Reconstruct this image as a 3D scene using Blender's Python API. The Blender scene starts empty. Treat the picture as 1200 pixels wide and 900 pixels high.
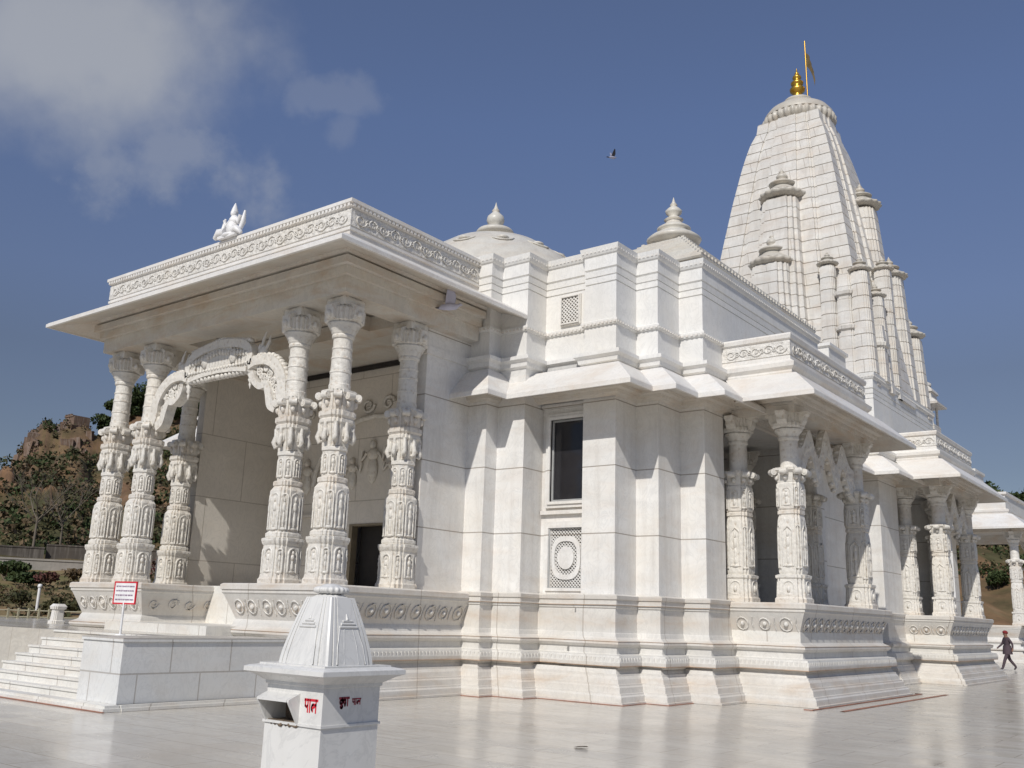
import bpy, bmesh, math, random
from mathutils import Vector, Matrix
random.seed(7)
sc = bpy.context.scene
COL = sc.collection
PI = math.pi

# ------------------------------------------------------------------ camera
cam_d = bpy.data.cameras.new("camera"); cam = bpy.data.objects.new("camera", cam_d); COL.objects.link(cam)
r_ = Vector((0.79553647, 0.60507546, 0.03170821)); u_ = Vector((0.11915119, -0.20753774, 0.9709434)); f_ = Vector((-0.59407467, 0.76864281, 0.23719931))
cam.matrix_world = Matrix(((r_.x, u_.x, -f_.x, 0), (r_.y, u_.y, -f_.y, 0), (r_.z, u_.z, -f_.z, 1.7), (0, 0, 0, 1)))
cam_d.sensor_width = 36; cam_d.lens = 36 * 1123.7 / 1200; cam_d.clip_start = 0.1; cam_d.clip_end = 3000
sc.camera = cam
# ------------------------------------------------------------------ sun, sky, exposure
SUN = Vector((0.30, -1.0, 0.90)).normalized()          # towards the sun
sun_d = bpy.data.lights.new("sun", 'SUN'); sun = bpy.data.objects.new("sun", sun_d); COL.objects.link(sun)
sun_d.energy = 3.1; sun_d.angle = math.radians(0.53); sun_d.color = (1.0, 0.962, 0.90)
sun.rotation_euler = (-SUN).to_track_quat('-Z', 'Y').to_euler()
sun.location = (10, -20, 40)
world = bpy.data.worlds.new("World"); sc.world = world; world.use_nodes = True
nt = world.node_tree; nt.nodes.clear()
def wn(t, **k):
    n = nt.nodes.new(t)
    for a, b in k.items(): setattr(n, a, b)
    return n
sky = wn('ShaderNodeTexSky', sky_type='NISHITA'); sky.sun_disc = False
sky.sun_elevation = math.asin(SUN.z); sky.sun_rotation = math.atan2(SUN.x, SUN.y)
sky.altitude = 400; sky.air_density = 1.0; sky.dust_density = 0.35; sky.ozone_density = 1.0
tc = wn('ShaderNodeTexCoord')
def vmath(op, a, b=None):
    n = wn('ShaderNodeVectorMath', operation=op)
    nt.links.new(a, n.inputs[0])
    if b is not None:
        if isinstance(b, (tuple, list, Vector)): n.inputs[1].default_value = tuple(b)
        else: nt.links.new(b, n.inputs[1])
    return n.outputs['Value'] if op in ('DOT_PRODUCT', 'LENGTH') else n.outputs[0]
def wmath(op, a, b=0.0, c=0.0, clamp=False):
    n = wn('ShaderNodeMath', operation=op); n.use_clamp = clamp
    for i, v in enumerate((a, b, c)):
        if isinstance(v, (int, float)): n.inputs[i].default_value = v
        else: nt.links.new(v, n.inputs[i])
    return n.outputs[0]
def pixdir(x, y):
    return (r_ * ((x - 600) / 1123.7) - u_ * ((y - 450) / 1123.7) + f_).normalized()
dirv = vmath('NORMALIZE', tc.outputs['Generated'])
noi = wn('ShaderNodeTexNoise'); noi.inputs['Scale'].default_value = 10; noi.inputs['Detail'].default_value = 7; noi.inputs['Roughness'].default_value = .55
nt.links.new(dirv, noi.inputs['Vector'])
noi2 = wn('ShaderNodeTexNoise'); noi2.inputs['Scale'].default_value = 26; noi2.inputs['Detail'].default_value = 6
nt.links.new(dirv, noi2.inputs['Vector'])
masks = []
for (cx, cy, sx, sy, amp, top) in ((108, 45, 190, 132, .8, .60), (195, 185, 105, 60, 3.4, .26), (390, 118, 50, 22, 4.5, .13), (402, 152, 22, 30, 4.5, .10), (20, 20, 120, 90, 1.0, .3)):
    # an elliptical patch of cloud in a fixed direction of the sky, broken up by noise
    c = pixdir(cx, cy)
    e1 = (r_ - c * r_.dot(c)).normalized(); e2 = c.cross(e1)
    a = wmath('MULTIPLY', vmath('DOT_PRODUCT', dirv, e1), 1123.7 / sx)
    b = wmath('MULTIPLY', vmath('DOT_PRODUCT', dirv, e2), 1123.7 / sy)
    d = wmath('SQRT', wmath('ADD', wmath('MULTIPLY', a, a), wmath('MULTIPLY', b, b)))
    n_ = wmath('ADD', wmath('MULTIPLY', wmath('SUBTRACT', noi.outputs['Fac'], .5), amp), wmath('MULTIPLY', wmath('SUBTRACT', noi2.outputs['Fac'], .5), amp * .35))
    m = wmath('ADD', wmath('SUBTRACT', 1.0, d), n_)
    mr = wn('ShaderNodeMapRange', interpolation_type='SMOOTHSTEP'); nt.links.new(m, mr.inputs[0])
    mr.inputs[1].default_value = -.12; mr.inputs[2].default_value = .75; mr.inputs[3].default_value = 0; mr.inputs[4].default_value = top
    front = wmath('GREATER_THAN', vmath('DOT_PRODUCT', dirv, c), .5)
    masks.append(wmath('MULTIPLY', mr.outputs[0], front))
mk = masks[0]
for m in masks[1:]: mk = wmath('MAXIMUM', mk, m)
hsv = wn('ShaderNodeHueSaturation'); hsv.inputs['Saturation'].default_value = .84; hsv.inputs['Hue'].default_value = .515; hsv.inputs['Value'].default_value = .92
nt.links.new(sky.outputs[0], hsv.inputs['Color'])
zel = wn('ShaderNodeSeparateXYZ'); nt.links.new(dirv, zel.inputs[0])
zr = wn('ShaderNodeValToRGB'); nt.links.new(zel.outputs[2], zr.inputs[0]); els = zr.color_ramp.elements
while len(els) < 6: els.new(.5)
for e_, (p_, c_) in zip(els, ((0, (.42, .44, .47)), (.15, (.42, .44, .47)), (.24, (.47, .50, .535)), (.31, (.58, .64, .72)), (.48, (.69, .815, .955)), (.66, (.77, .89, 1.0)))): e_.position = p_; e_.color = (*c_, 1)
skym = wn('ShaderNodeMix', data_type='RGBA', blend_type='MULTIPLY'); skym.inputs[0].default_value = 1.0
nt.links.new(hsv.outputs[0], skym.inputs[6]); nt.links.new(zr.outputs[0], skym.inputs[7])
mixc = wn('ShaderNodeMix', data_type='RGBA'); nt.links.new(mk, mixc.inputs[0]); nt.links.new(skym.outputs[2], mixc.inputs[6])
mixc.inputs[7].default_value = (4.7, 4.75, 4.75, 1)
bg = wn('ShaderNodeBackground'); bg.inputs['Strength'].default_value = 0.098
wo = wn('ShaderNodeOutputWorld'); nt.links.new(mixc.outputs[2], bg.inputs['Color']); nt.links.new(bg.outputs[0], wo.inputs['Surface'])
vs = sc.view_settings; vs.view_transform = 'Standard'; vs.look = 'None'; vs.exposure = 0.14; vs.gamma = 1.0; vs.use_curve_mapping = False
try: sc.cycles.max_bounces = 6; sc.cycles.diffuse_bounces = 4; sc.cycles.sample_clamp_indirect = 6
except Exception: pass

# ------------------------------------------------------------------ mesh helpers
class MB:
    """collects geometry, links it as one mesh object"""
    def __init__(s): s.v = []; s.f = []; s.sm = []; s.mi = []; s.cur = 0
    def add(s, vs, fs, smooth=False):
        n = len(s.v); s.v += [tuple(p) for p in vs]
        for f in fs: s.f.append(tuple(i + n for i in f)); s.sm.append(smooth); s.mi.append(s.cur)
    def box(s, x0, x1, y0, y1, z0, z1, M=None):
        vs = [(x, y, z) for z in (z0, z1) for y in (y0, y1) for x in (x0, x1)]
        if M: vs = [M @ Vector(v) for v in vs]
        s.add(vs, [(0, 2, 3, 1), (4, 5, 7, 6), (0, 1, 5, 4), (2, 6, 7, 3), (0, 4, 6, 2), (1, 3, 7, 5)])
    def rings(s, rings, cap=True, closed=True, smooth=False):
        n = len(rings[0]); vs = [p for r in rings for p in r]; fs = []
        m = n if closed else n - 1
        for i in range(len(rings) - 1):
            for j in range(m):
                a, b = i * n + j, i * n + (j + 1) % n
                fs.append((a, b, b + n, a + n))
        s.add(vs, fs, smooth)
        if cap and closed:
            s.add(rings[0], [tuple(range(n - 1, -1, -1))]); s.add(rings[-1], [tuple(range(n))])
    def lathe(s, prof, c=(0, 0, 0), n=24, smooth=True, cap=True, lobes=0, amp=0):
        rs = []
        for r, z in prof:
            rs.append([(c[0] + r * (1 + amp * abs(math.sin(lobes * PI * j / n)) if lobes else r and 1) * math.cos(2 * PI * j / n) if lobes else c[0] + r * math.cos(2 * PI * j / n),
                        c[1] + r * (1 + amp * abs(math.sin(lobes * PI * j / n))) * math.sin(2 * PI * j / n) if lobes else c[1] + r * math.sin(2 * PI * j / n), c[2] + z) for j in range(n)])
        s.rings(rs, cap=cap, smooth=smooth)
    def plan(s, levels, c=(0, 0, 0), poly=None, cap=True, smooth=False):
        """stack of the same plan polygon at scales: levels = [(z, h)] """
        s.rings([[(c[0] + px * h, c[1] + py * h, c[2] + z) for px, py in poly] for z, h in levels], cap=cap, smooth=smooth)
    def ell(s, c, r, M=None, n=8, m=5):
        rs = []
        for i in range(m + 1):
            a = -PI / 2 + PI * i / m
            rr = max(math.cos(a), .02)
            ring = [Vector((r[0] * rr * math.cos(2 * PI * j / n), r[1] * rr * math.sin(2 * PI * j / n), r[2] * math.sin(a))) for j in range(n)]
            if M: ring = [M @ p for p in ring]
            rs.append([tuple(p + Vector(c)) for p in ring])
        s.rings(rs, smooth=True)
    def tube(s, pts, rad, n=8, cap=True, smooth=True, flat=None):
        pts = [Vector(p) for p in pts]; rs = []
        if isinstance(rad, (int, float)): rad = [rad] * len(pts)
        for i, p in enumerate(pts):
            t = (pts[min(i + 1, len(pts) - 1)] - pts[max(i - 1, 0)]).normalized()
            a = t.cross(Vector((0, 1, 0.013)))
            if a.length < .2: a = t.cross(Vector((1, 0, 0)))
            a.normalize(); b = t.cross(a)
            rs.append([tuple(p + (a * math.cos(2 * PI * j / n) + b * math.sin(2 * PI * j / n)) * rad[i]) for j in range(n)])
        s.rings(rs, cap=cap, smooth=smooth)
    def loft(s, lines, smooth=False, closed=False):
        s.rings(lines, cap=False, closed=closed, smooth=smooth)
    def extr(s, pts, a, b, fn):
        """extrude 2d polygon pts between depths a and b, fn(u, w, depth)->xyz"""
        n = len(pts); vs = [fn(u, w, a) for u, w in pts] + [fn(u, w, b) for u, w in pts]
        fs = [tuple(range(n)), tuple(range(2 * n - 1, n - 1, -1))] + [(i, (i + 1) % n, n + (i + 1) % n, n + i) for i in range(n)]
        s.add(vs, fs)
    def build(s, name, mats, parent=None, loc=None, recalc=True, shade=None):
        me = bpy.data.meshes.new(name); me.from_pydata(s.v, [], s.f)
        if not isinstance(mats, (list, tuple)): mats = [mats]
        for m in mats: me.materials.append(m)
        me.polygons.foreach_set('use_smooth', s.sm); me.polygons.foreach_set('material_index', s.mi)
        if recalc:
            bm = bmesh.new(); bm.from_mesh(me); bmesh.ops.recalc_face_normals(bm, faces=bm.faces); bm.to_mesh(me); bm.free()
        me.update()
        o = bpy.data.objects.new(name, me); COL.objects.link(o)
        if parent: o.parent = parent
        if loc: o.location = loc
        return o

def empty(name, loc=(0, 0, 0), rz=0, parent=None):
    o = bpy.data.objects.new(name, None); o.location = loc; o.rotation_euler = (0, 0, rz); o.empty_display_size = .3
    COL.objects.link(o)
    if parent: o.parent = parent
    return o
def tag(o, label=None, cat=None, group=None, kind=None):
    if label: o['label'] = label
    if cat: o['category'] = cat
    if group: o['group'] = group
    if kind: o['kind'] = kind
    return o
def copy_tree(o, parent=None, name=None):
    c = o.copy(); COL.objects.link(c); c.parent = parent
    for ch in [k for k in o.children]: copy_tree(ch, c)
    return c

def offset(path, d, closed=False):
    """offset polyline to the right of its travel by d (mitred)"""
    n = len(path); out = []
    for i in range(n):
        p = Vector(path[i])
        def nrm(a, b):
            t = (Vector(b) - Vector(a)).normalized(); return Vector((t.y, -t.x))
        if closed: n1 = nrm(path[i - 1], path[i]); n2 = nrm(path[i], path[(i + 1) % n])
        elif i == 0: n1 = n2 = nrm(path[0], path[1])
        elif i == n - 1: n1 = n2 = nrm(path[-2], path[-1])
        else: n1 = nrm(path[i - 1], path[i]); n2 = nrm(path[i], path[i + 1])
        m = (n1 + n2); m = m / max(m.dot(n1), .3)
        q = p + m * d; out.append((q.x, q.y))
    return out
def sweep(mb, path, prof, closed=False):
    """prof = [(outward offset, z)]"""
    mb.loft([[(x, y, z) for x, y in offset(path, d, closed)] for d, z in prof], closed=closed)
def teeth(mb, path, d0, d1, z0, z1, step=.16, w=.09, taper=0):
    """row of small dentils along a path"""
    for i in range(len(path) - 1):
        a = Vector(path[i]); b = Vector(path[i + 1]); L = (b - a).length; t = (b - a) / L; nn = Vector((t.y, -t.x))
        k = max(1, int(L / step)); st = L / k
        for j in range(k):
            c = a + t * (st * (j + .5))
            vs = []
            for z in (z0, z1):
                for dd in (d0, d1):
                    for sgn in (-1, 1):
                        p = c + nn * (dd - (taper if z == z0 and dd == d1 else 0)) + t * (sgn * w / 2); vs.append((p.x, p.y, z))
            mb.add(vs, [(0, 1, 3, 2), (4, 6, 7, 5), (0, 4, 5, 1), (2, 3, 7, 6), (0, 2, 6, 4), (1, 5, 7, 3)])
def rosettes(mb, a, b, z, r, depth, nrm, step, tilt=0.0, kind=0):
    """carved scrolls in relief along the line a-b (2d), facing nrm (2d); tilt leans the row outwards upwards"""
    a = Vector(a); b = Vector(b); L = (b - a).length; t = (b - a) / L; nn = Vector(nrm)
    k = max(1, int(L / step)); st = L / k
    r0, rz_ = r, random.Random(int(abs(a.x * 31 + a.y * 17 + z * 7)) + k)
    for j in range(k):
        r = r0 * rz_.uniform(.86, 1.06); c = a + t * (st * (j + .5 + rz_.uniform(-.06, .06)))
        def P(u, w, d=0):
            q = c + t * u + nn * (d + w * tilt); return (q.x, q.y, z + w)
        pts = []
        if kind == 0:      # spiral scroll
            sg = 1 if j % 2 else -1
            for i in range(15):
                an = i * .62; rr = r * (1 - i / 18)
                pts.append(P(rr * math.cos(an) * 1.05, sg * rr * math.sin(an) * .9, depth * .3))
            mb.tube(pts, [depth * (1 - i / 22) for i in range(15)], n=5, smooth=True)
        else:              # ring with a bud
            for i in range(13):
                an = 2 * PI * i / 12; pts.append(P(r * math.cos(an), r * math.sin(an), depth * .3))
            mb.tube(pts, depth * .8, n=5)
            mb.ell(P(0, 0, depth * .2), (r * .4, r * .4, r * .4), n=7, m=4)
            mb.tube([P(st / 2, -r * 1.1), P(st / 2 * .9, 0), P(st / 2, r * 1.1)], depth * .8, n=4)

# ------------------------------------------------------------------ materials
def new_mat(name):
    m = bpy.data.materials.new(name); m.use_nodes = True; t = m.node_tree
    for n in list(t.nodes): t.nodes.remove(n)
    o = t.nodes.new('ShaderNodeOutputMaterial'); p = t.nodes.new('ShaderNodeBsdfPrincipled'); t.links.new(p.outputs[0], o.inputs[0])
    return m, t, p
class N:
    def __init__(s, t): s.t = t
    def link(s, a, b): s.t.links.new(a, b)
    def obj(s): return s.t.nodes.new('ShaderNodeTexCoord').outputs['Object']
    def geo(s): return s.t.nodes.new('ShaderNodeNewGeometry').outputs['Position']
    def map(s, v, sc_=(1, 1, 1), loc=(0, 0, 0)):
        n = s.t.nodes.new('ShaderNodeMapping'); s.link(v, n.inputs[0]); n.inputs['Scale'].default_value = sc_; n.inputs['Location'].default_value = loc; return n.outputs[0]
    def noise(s, v, scale, detail=5, rough=.55, dist=0):
        n = s.t.nodes.new('ShaderNodeTexNoise'); s.link(v, n.inputs['Vector']); n.inputs['Scale'].default_value = scale; n.inputs['Detail'].default_value = detail
        n.inputs['Roughness'].default_value = rough; n.inputs['Distortion'].default_value = dist; return n.outputs['Fac']
    def voro(s, v, scale, feature='F1', out='Distance'):
        n = s.t.nodes.new('ShaderNodeTexVoronoi'); n.feature = feature; s.link(v, n.inputs['Vector']); n.inputs['Scale'].default_value = scale; return n.outputs[out]
    def ramp(s, f, stops, interp='LINEAR'):
        n = s.t.nodes.new('ShaderNodeValToRGB'); s.link(f, n.inputs[0]); e = n.color_ramp.elements; n.color_ramp.interpolation = interp
        while len(e) < len(stops): e.new(.5)
        for k, (p, c) in enumerate(stops):
            e[k].position = p; e[k].color = c if len(c) == 4 else (*c, 1)
        return n.outputs[0]
    def math(s, op, a, b=0, c=0, clamp=False):
        n = s.t.nodes.new('ShaderNodeMath'); n.operation = op; n.use_clamp = clamp
        for i, v in enumerate((a, b, c)):
            if isinstance(v, (int, float)): n.inputs[i].default_value = v
            else: s.link(v, n.inputs[i])
        return n.outputs[0]
    def mix(s, f, a, b, mode='MIX'):
        n = s.t.nodes.new('ShaderNodeMix'); n.data_type = 'RGBA'; n.blend_type = mode; n.clamp_factor = True
        if isinstance(f, (int, float)): n.inputs[0].default_value = f
        else: s.link(f, n.inputs[0])
        for i, v in ((6, a), (7, b)):
            if isinstance(v, (tuple, list)): n.inputs[i].default_value = (*v[:3], 1)
            else: s.link(v, n.inputs[i])
        return n.outputs[2]
    def sep(s, v):
        n = s.t.nodes.new('ShaderNodeSeparateXYZ'); s.link(v, n.inputs[0]); return n.outputs
    def comb(s, x, y, z=0):
        n = s.t.nodes.new('ShaderNodeCombineXYZ')
        for i, v in enumerate((x, y, z)):
            if isinstance(v, (int, float)): n.inputs[i].default_value = v
            else: s.link(v, n.inputs[i])
        return n.outputs[0]
    def bump(s, h, strength, dist=.05, prev=None):
        n = s.t.nodes.new('ShaderNodeBump'); s.link(h, n.inputs['Height']); n.inputs['Strength'].default_value = strength; n.inputs['Distance'].default_value = dist
        if prev: s.link(prev, n.inputs['Normal'])
        return n.outputs[0]
    def brick(s, v, w, h, mortar=.012, off=.5):
        n = s.t.nodes.new('ShaderNodeTexBrick'); s.link(v, n.inputs['Vector']); n.inputs['Scale'].default_value = 1; n.inputs['Brick Width'].default_value = w
        n.inputs['Row Height'].default_value = h; n.inputs['Mortar Size'].default_value = mortar; n.inputs['Mortar Smooth'].default_value = .1
        n.inputs['Color1'].default_value = (0, 0, 0, 1); n.inputs['Color2'].default_value = (1, 1, 1, 1); n.inputs['Mortar'].default_value = (0, 0, 0, 1); n.offset = off
        return n.outputs['Fac'], n.outputs['Color']

def marble(name, base=(.80, .785, .75), joints=None, stain=0.0, bands=(), carve=0.0, dirt=0.0, rough=.42, tone=.07, streak=0.0, jm=.55):
    m, t, p = new_mat(name); n = N(t); P = n.geo() if carve == 0 else n.obj()
    G = n.geo()
    v1 = n.noise(n.map(G, (1, 1, 2.2)), .45, 6, .6, 1.5)
    col = n.mix(n.ramp(v1, [(.35, (0, 0, 0)), (.7, (1, 1, 1))]), tuple(c * (1 - tone) for c in base), tuple(min(1, c * (1 + tone * .5)) for c in base))
    vein = n.noise(n.map(G, (1.3, 1.3, .8)), 1.7, 8, .62, 3.0)
    vm = n.ramp(vein, [(.455, (0, 0, 0)), (.5, (1, 1, 1)), (.545, (0, 0, 0))])
    col = n.mix(n.math('MULTIPLY', vm, .34), col, (base[0] * .66, base[1] * .67, base[2] * .68))
    S = n.sep(G)
    uv0 = n.comb(n.math('ADD', S[0], S[1]), n.math('ADD', S[2], .13))
    _, bt = n.brick(uv0, 1.33, .777, 0.0)
    col = n.mix(n.math('MULTIPLY', bt, .13), col, (base[0] * .80, base[1] * .785, base[2] * .76))
    wp = n.noise(n.map(G, (.7, .7, .5)), .55, 5, .6, .8)
    col = n.mix(n.math('MULTIPLY', n.ramp(wp, [(.48, (0, 0, 0)), (.68, (1, 1, 1))]), .30), col, (base[0] * .97, base[1] * .90, base[2] * .78))
    nrm = None
    if joints:
        w, h, z0 = joints
        uv = n.comb(n.math('ADD', S[0], S[1]), n.math('SUBTRACT', S[2], z0))
        fac, bc = n.brick(uv, w, h, .013)
        # tone of each slab
        col = n.mix(n.math('MULTIPLY', bc, .16), col, (base[0] * .78, base[1] * .79, base[2] * .80))
        col = n.mix(n.math('MULTIPLY', fac, jm), col, (.25, .21, .17))
        nrm = n.bump(n.math('SUBTRACT', 1.0, fac), .5, .01)
    if stain > 0:
        sn = n.noise(n.map(G, (1, 1, 3.0)), .9, 7, .65, .6)
        msk = n.ramp(sn, [(.46, (0, 0, 0)), (.72, (1, 1, 1))])
        if bands:
            acc = None
            for zc, hw in bands:
                g = n.math('SUBTRACT', 1.0, n.math('DIVIDE', n.math('ABSOLUTE', n.math('SUBTRACT', S[2], zc)), hw), clamp=True)
                acc = g if acc is None else n.math('MAXIMUM', acc, g)
            msk = n.math('MULTIPLY', n.math('ADD', msk, .25), acc)
        col = n.mix(n.math('MULTIPLY', msk, stain), col, (.50, .34, .20))
    if streak > 0:
        st = n.noise(n.map(G, (3.2, 3.2, .22)), 1.3, 6, .6)
        col = n.mix(n.math('MULTIPLY', n.ramp(st, [(.48, (0, 0, 0)), (.75, (1, 1, 1))]), streak), col, (.42, .38, .33))
    if carve > 0:
        O = P
        h1 = n.voro(n.map(O, (1, 1, 1)), 9.0, 'SMOOTH_F1'); h2 = n.noise(O, 14, 4, .6, 1.0)
        hh = n.math('ADD', n.math('MULTIPLY', h1, .8), n.math('MULTIPLY', h2, .6))
        nrm = n.bump(hh, carve, .06)
        col = n.mix(n.math('MULTIPLY', n.ramp(hh, [(.28, (1, 1, 1)), (.55, (0, 0, 0))]), dirt), col, (.42, .33, .24))
    if nrm is None: nrm = n.bump(n.noise(G, 6, 5), .05, .02)
    n.link(col, p.inputs['Base Color']); n.link(nrm, p.inputs['Normal'])
    rr = n.ramp(n.noise(G, 2.5, 4), [(.3, (rough - .1,) * 3), (.7, (rough + .15,) * 3)])
    n.link(rr, p.inputs['Roughness']); p.inputs['Specular IOR Level'].default_value = .45
    return m
M_WALL = marble("wall_marble", (.80, .785, .755), joints=(60, 1.555, 2.10), stain=.16, streak=.30, tone=.10, jm=.8)
M_UP = marble("upper_wall_marble", (.79, .78, .755), joints=(60, 30, -10), streak=.12)
M_BASE = marble("plinth_marble", (.70, .68, .64), stain=.45, tone=.12, bands=((2.2, .17), (1.27, .12), (.76, .10), (1.72, .25), (.06, .14), (.4, .35)), joints=(2.6, 9, -3), streak=.15)
M_CARV = marble("carved_marble", (.735, .705, .65), carve=.45, dirt=.6, stain=.35, bands=((2.3, .25), (5.9, .3), (4.4, .2)))
M_CARV2 = marble("frieze_marble", (.76, .735, .69), carve=.9, dirt=.22)
M_EAVE = marble("eave_marble", (.77, .75, .715), stain=.28)
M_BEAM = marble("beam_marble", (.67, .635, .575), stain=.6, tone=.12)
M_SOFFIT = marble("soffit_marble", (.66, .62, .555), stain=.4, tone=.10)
M_TOWER = marble("tower_marble", (.715, .69, .645), joints=(1.5, .5, .2775), streak=.48, tone=.14, stain=.25)
M_CREAM = marble("cream_stone", (.64, .615, .555), streak=.40, stain=.25)
M_DISC = marble("weathered_disc_stone", (.55, .52, .46), streak=.4, stain=.3)
M_INT = marble("interior_marble", (.735, .69, .625), joints=(2.4, 1.8, 1.2))
M_BIN = marble("bin_marble", (.70, .69, .665), tone=.05, rough=.35, streak=.12)
M_STAIR = marble("stair_marble", (.77, .75, .70), joints=(1.5, 30, -10), stain=.25)
M_BLOCK = marble("block_marble", (.72, .72, .705), joints=(1.25, .58, 0), tone=.05, stain=.1, rough=.32)

def flat_mat(name, col, rough=.6, metal=0.0, bumpy=0.0, var=.15, scale=4):
    m, t, p = new_mat(name); n = N(t); v = n.noise(n.obj(), scale, 5)
    c = n.mix(n.ramp(v, [(.3, (0, 0, 0)), (.7, (1, 1, 1))]), tuple(x * (1 - var) for x in col), tuple(min(1, x * (1 + var)) for x in col))
    n.link(c, p.inputs['Base Color']); p.inputs['Roughness'].default_value = rough; p.inputs['Metallic'].default_value = metal
    if bumpy: n.link(n.bump(n.noise(n.obj(), scale * 4, 4), bumpy, .02), p.inputs['Normal'])
    return m
M_GOLD = flat_mat("gilded_metal", (.72, .42, .07), .32, .9)
M_GLASS = flat_mat("dark_glass", (.022, .021, .024), .05, 0, 0, .3, .8)
M_DARK = flat_mat("painted_dark", (.03, .026, .024), .8)  # near black, the shade of unlit openings put into the colour
M_WOOD = flat_mat("door_wood", (.24, .20, .14), .5)
M_CHUTE = flat_mat("stained_chute", (.15, .11, .075), .85, 0, .5, .6, 14)
M_RED = flat_mat("red_paint", (.60, .012, .03), .5, 0, 0, .1)
M_MAROON = flat_mat("worn_maroon_paint", (.30, .03, .05), .6, 0, 0, .3, 30)
M_PURPLE = flat_mat("purple_ink", (.22, .10, .22), .6)
M_LINE = flat_mat("brown_joint_line", (.40, .27, .18), .7, 0, 0, .4, 2)
M_WHITE = flat_mat("white_paint", (.78, .77, .76), .45)
M_METAL = flat_mat("grey_metal", (.45, .45, .44), .5, .3)
M_YEL = flat_mat("yellow_paint", (.36, .33, .23), .7)
M_RUST = flat_mat("rusty_red_band", (.33, .15, .10), .6, 0, 0, .35, 3)
M_CLOTH = flat_mat("purple_brown_cloth", (.075, .052, .062), .85)
M_SKIN = flat_mat("brown_skin", (.22, .12, .08), .6)
M_TURB = flat_mat("dark_red_cloth", (.20, .018, .02), .85)
M_FLAG = flat_mat("saffron_flag_cloth", (.13, .095, .045), .85)
M_PIGEON = flat_mat("grey_feathers", (.30, .30, .38), .7)
M_PIGPALE = flat_mat("pale_grey_feathers", (.50, .50, .62), .7)
M_PIGDK = flat_mat("dark_feathers", (.035, .035, .045), .7)
M_BARK = flat_mat("bark", (.22, .17, .12), .9, 0, .5, .25, 6)
def leaf_mat(name, a, b):
    m, t, p = new_mat(name); n = N(t)
    oi = t.nodes.new('ShaderNodeNewGeometry')
    c = n.mix(oi.outputs['Random Per Island'], a, b)
    c = n.mix(n.ramp(n.noise(oi.outputs['Position'], .7, 3), [(.35, (0, 0, 0)), (.65, (1, 1, 1))]), c, tuple(x * .75 for x in a))
    n.link(c, p.inputs['Base Color']); p.inputs['Roughness'].default_value = .7; p.inputs['Specular IOR Level'].default_value = .2
    return m
M_LEAF = leaf_mat("green_leaves", (.035, .055, .018), (.085, .105, .040))
M_LEAF2 = leaf_mat("olive_leaves", (.055, .058, .025), (.12, .105, .05))
M_DRY = leaf_mat("dry_scrub_leaves", (.13, .095, .055), (.22, .15, .085))
M_BLOOM = leaf_mat("crimson_blooms", (.16, .06, .055), (.10, .09, .045))

def floor_mat():
    m, t, p = new_mat("polished_floor_marble"); n = N(t); G = n.geo()
    v = n.noise(n.map(G, (.30, 1.0, 1)), .9, 8, .65, 2.5)
    col = n.ramp(v, [(.30, (.52, .48, .41)), (.5, (.63, .59, .515)), (.72, (.71, .67, .60))])
    vein = n.noise(n.map(G, (.5, 1.2, 1)), 1.4, 9, .65, 4.0)
    col = n.mix(n.math('MULTIPLY', n.ramp(vein, [(.44, (0, 0, 0)), (.5, (1, 1, 1)), (.56, (0, 0, 0))]), .35), col, (.36, .335, .31))
    S = n.sep(G); st2 = n.noise(n.map(G, (.25, 2.6, 1)), 1.1, 6, .6, 1.2)
    col = n.mix(n.math('MULTIPLY', n.ramp(st2, [(.42, (0, 0, 0)), (.62, (1, 1, 1))]), .22), col, (.44, .40, .345))
    fac, bc = n.brick(n.comb(S[0], S[1]), 1.22, .61, .011)
    col = n.mix(n.math('MULTIPLY', bc, .42), col, (.44, .415, .375))
    col = n.mix(n.math('MULTIPLY', fac, .6), col, (.27, .23, .185))
    sp = n.noise(G, .22, 6, .7, .5)
    col = n.mix(n.math('MULTIPLY', n.ramp(sp, [(.48, (0, 0, 0)), (.68, (1, 1, 1))]), .42), col, (.47, .40, .32))
    n.link(col, p.inputs['Base Color'])
    rr = n.math('ADD', n.ramp(n.noise(n.map(G, (.6, 1, 1)), 1.3, 5), [(.3, (.10, .10, .10)), (.75, (.24, .24, .24))]), n.math('MULTIPLY', bc, .08)); n.link(rr, p.inputs['Roughness'])
    p.inputs['Specular IOR Level'].default_value = .6
    n.link(n.bump(n.noise(G, 1.1, 4), .10, .03), p.inputs['Normal'])
    return m
M_FLOOR = floor_mat()
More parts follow.
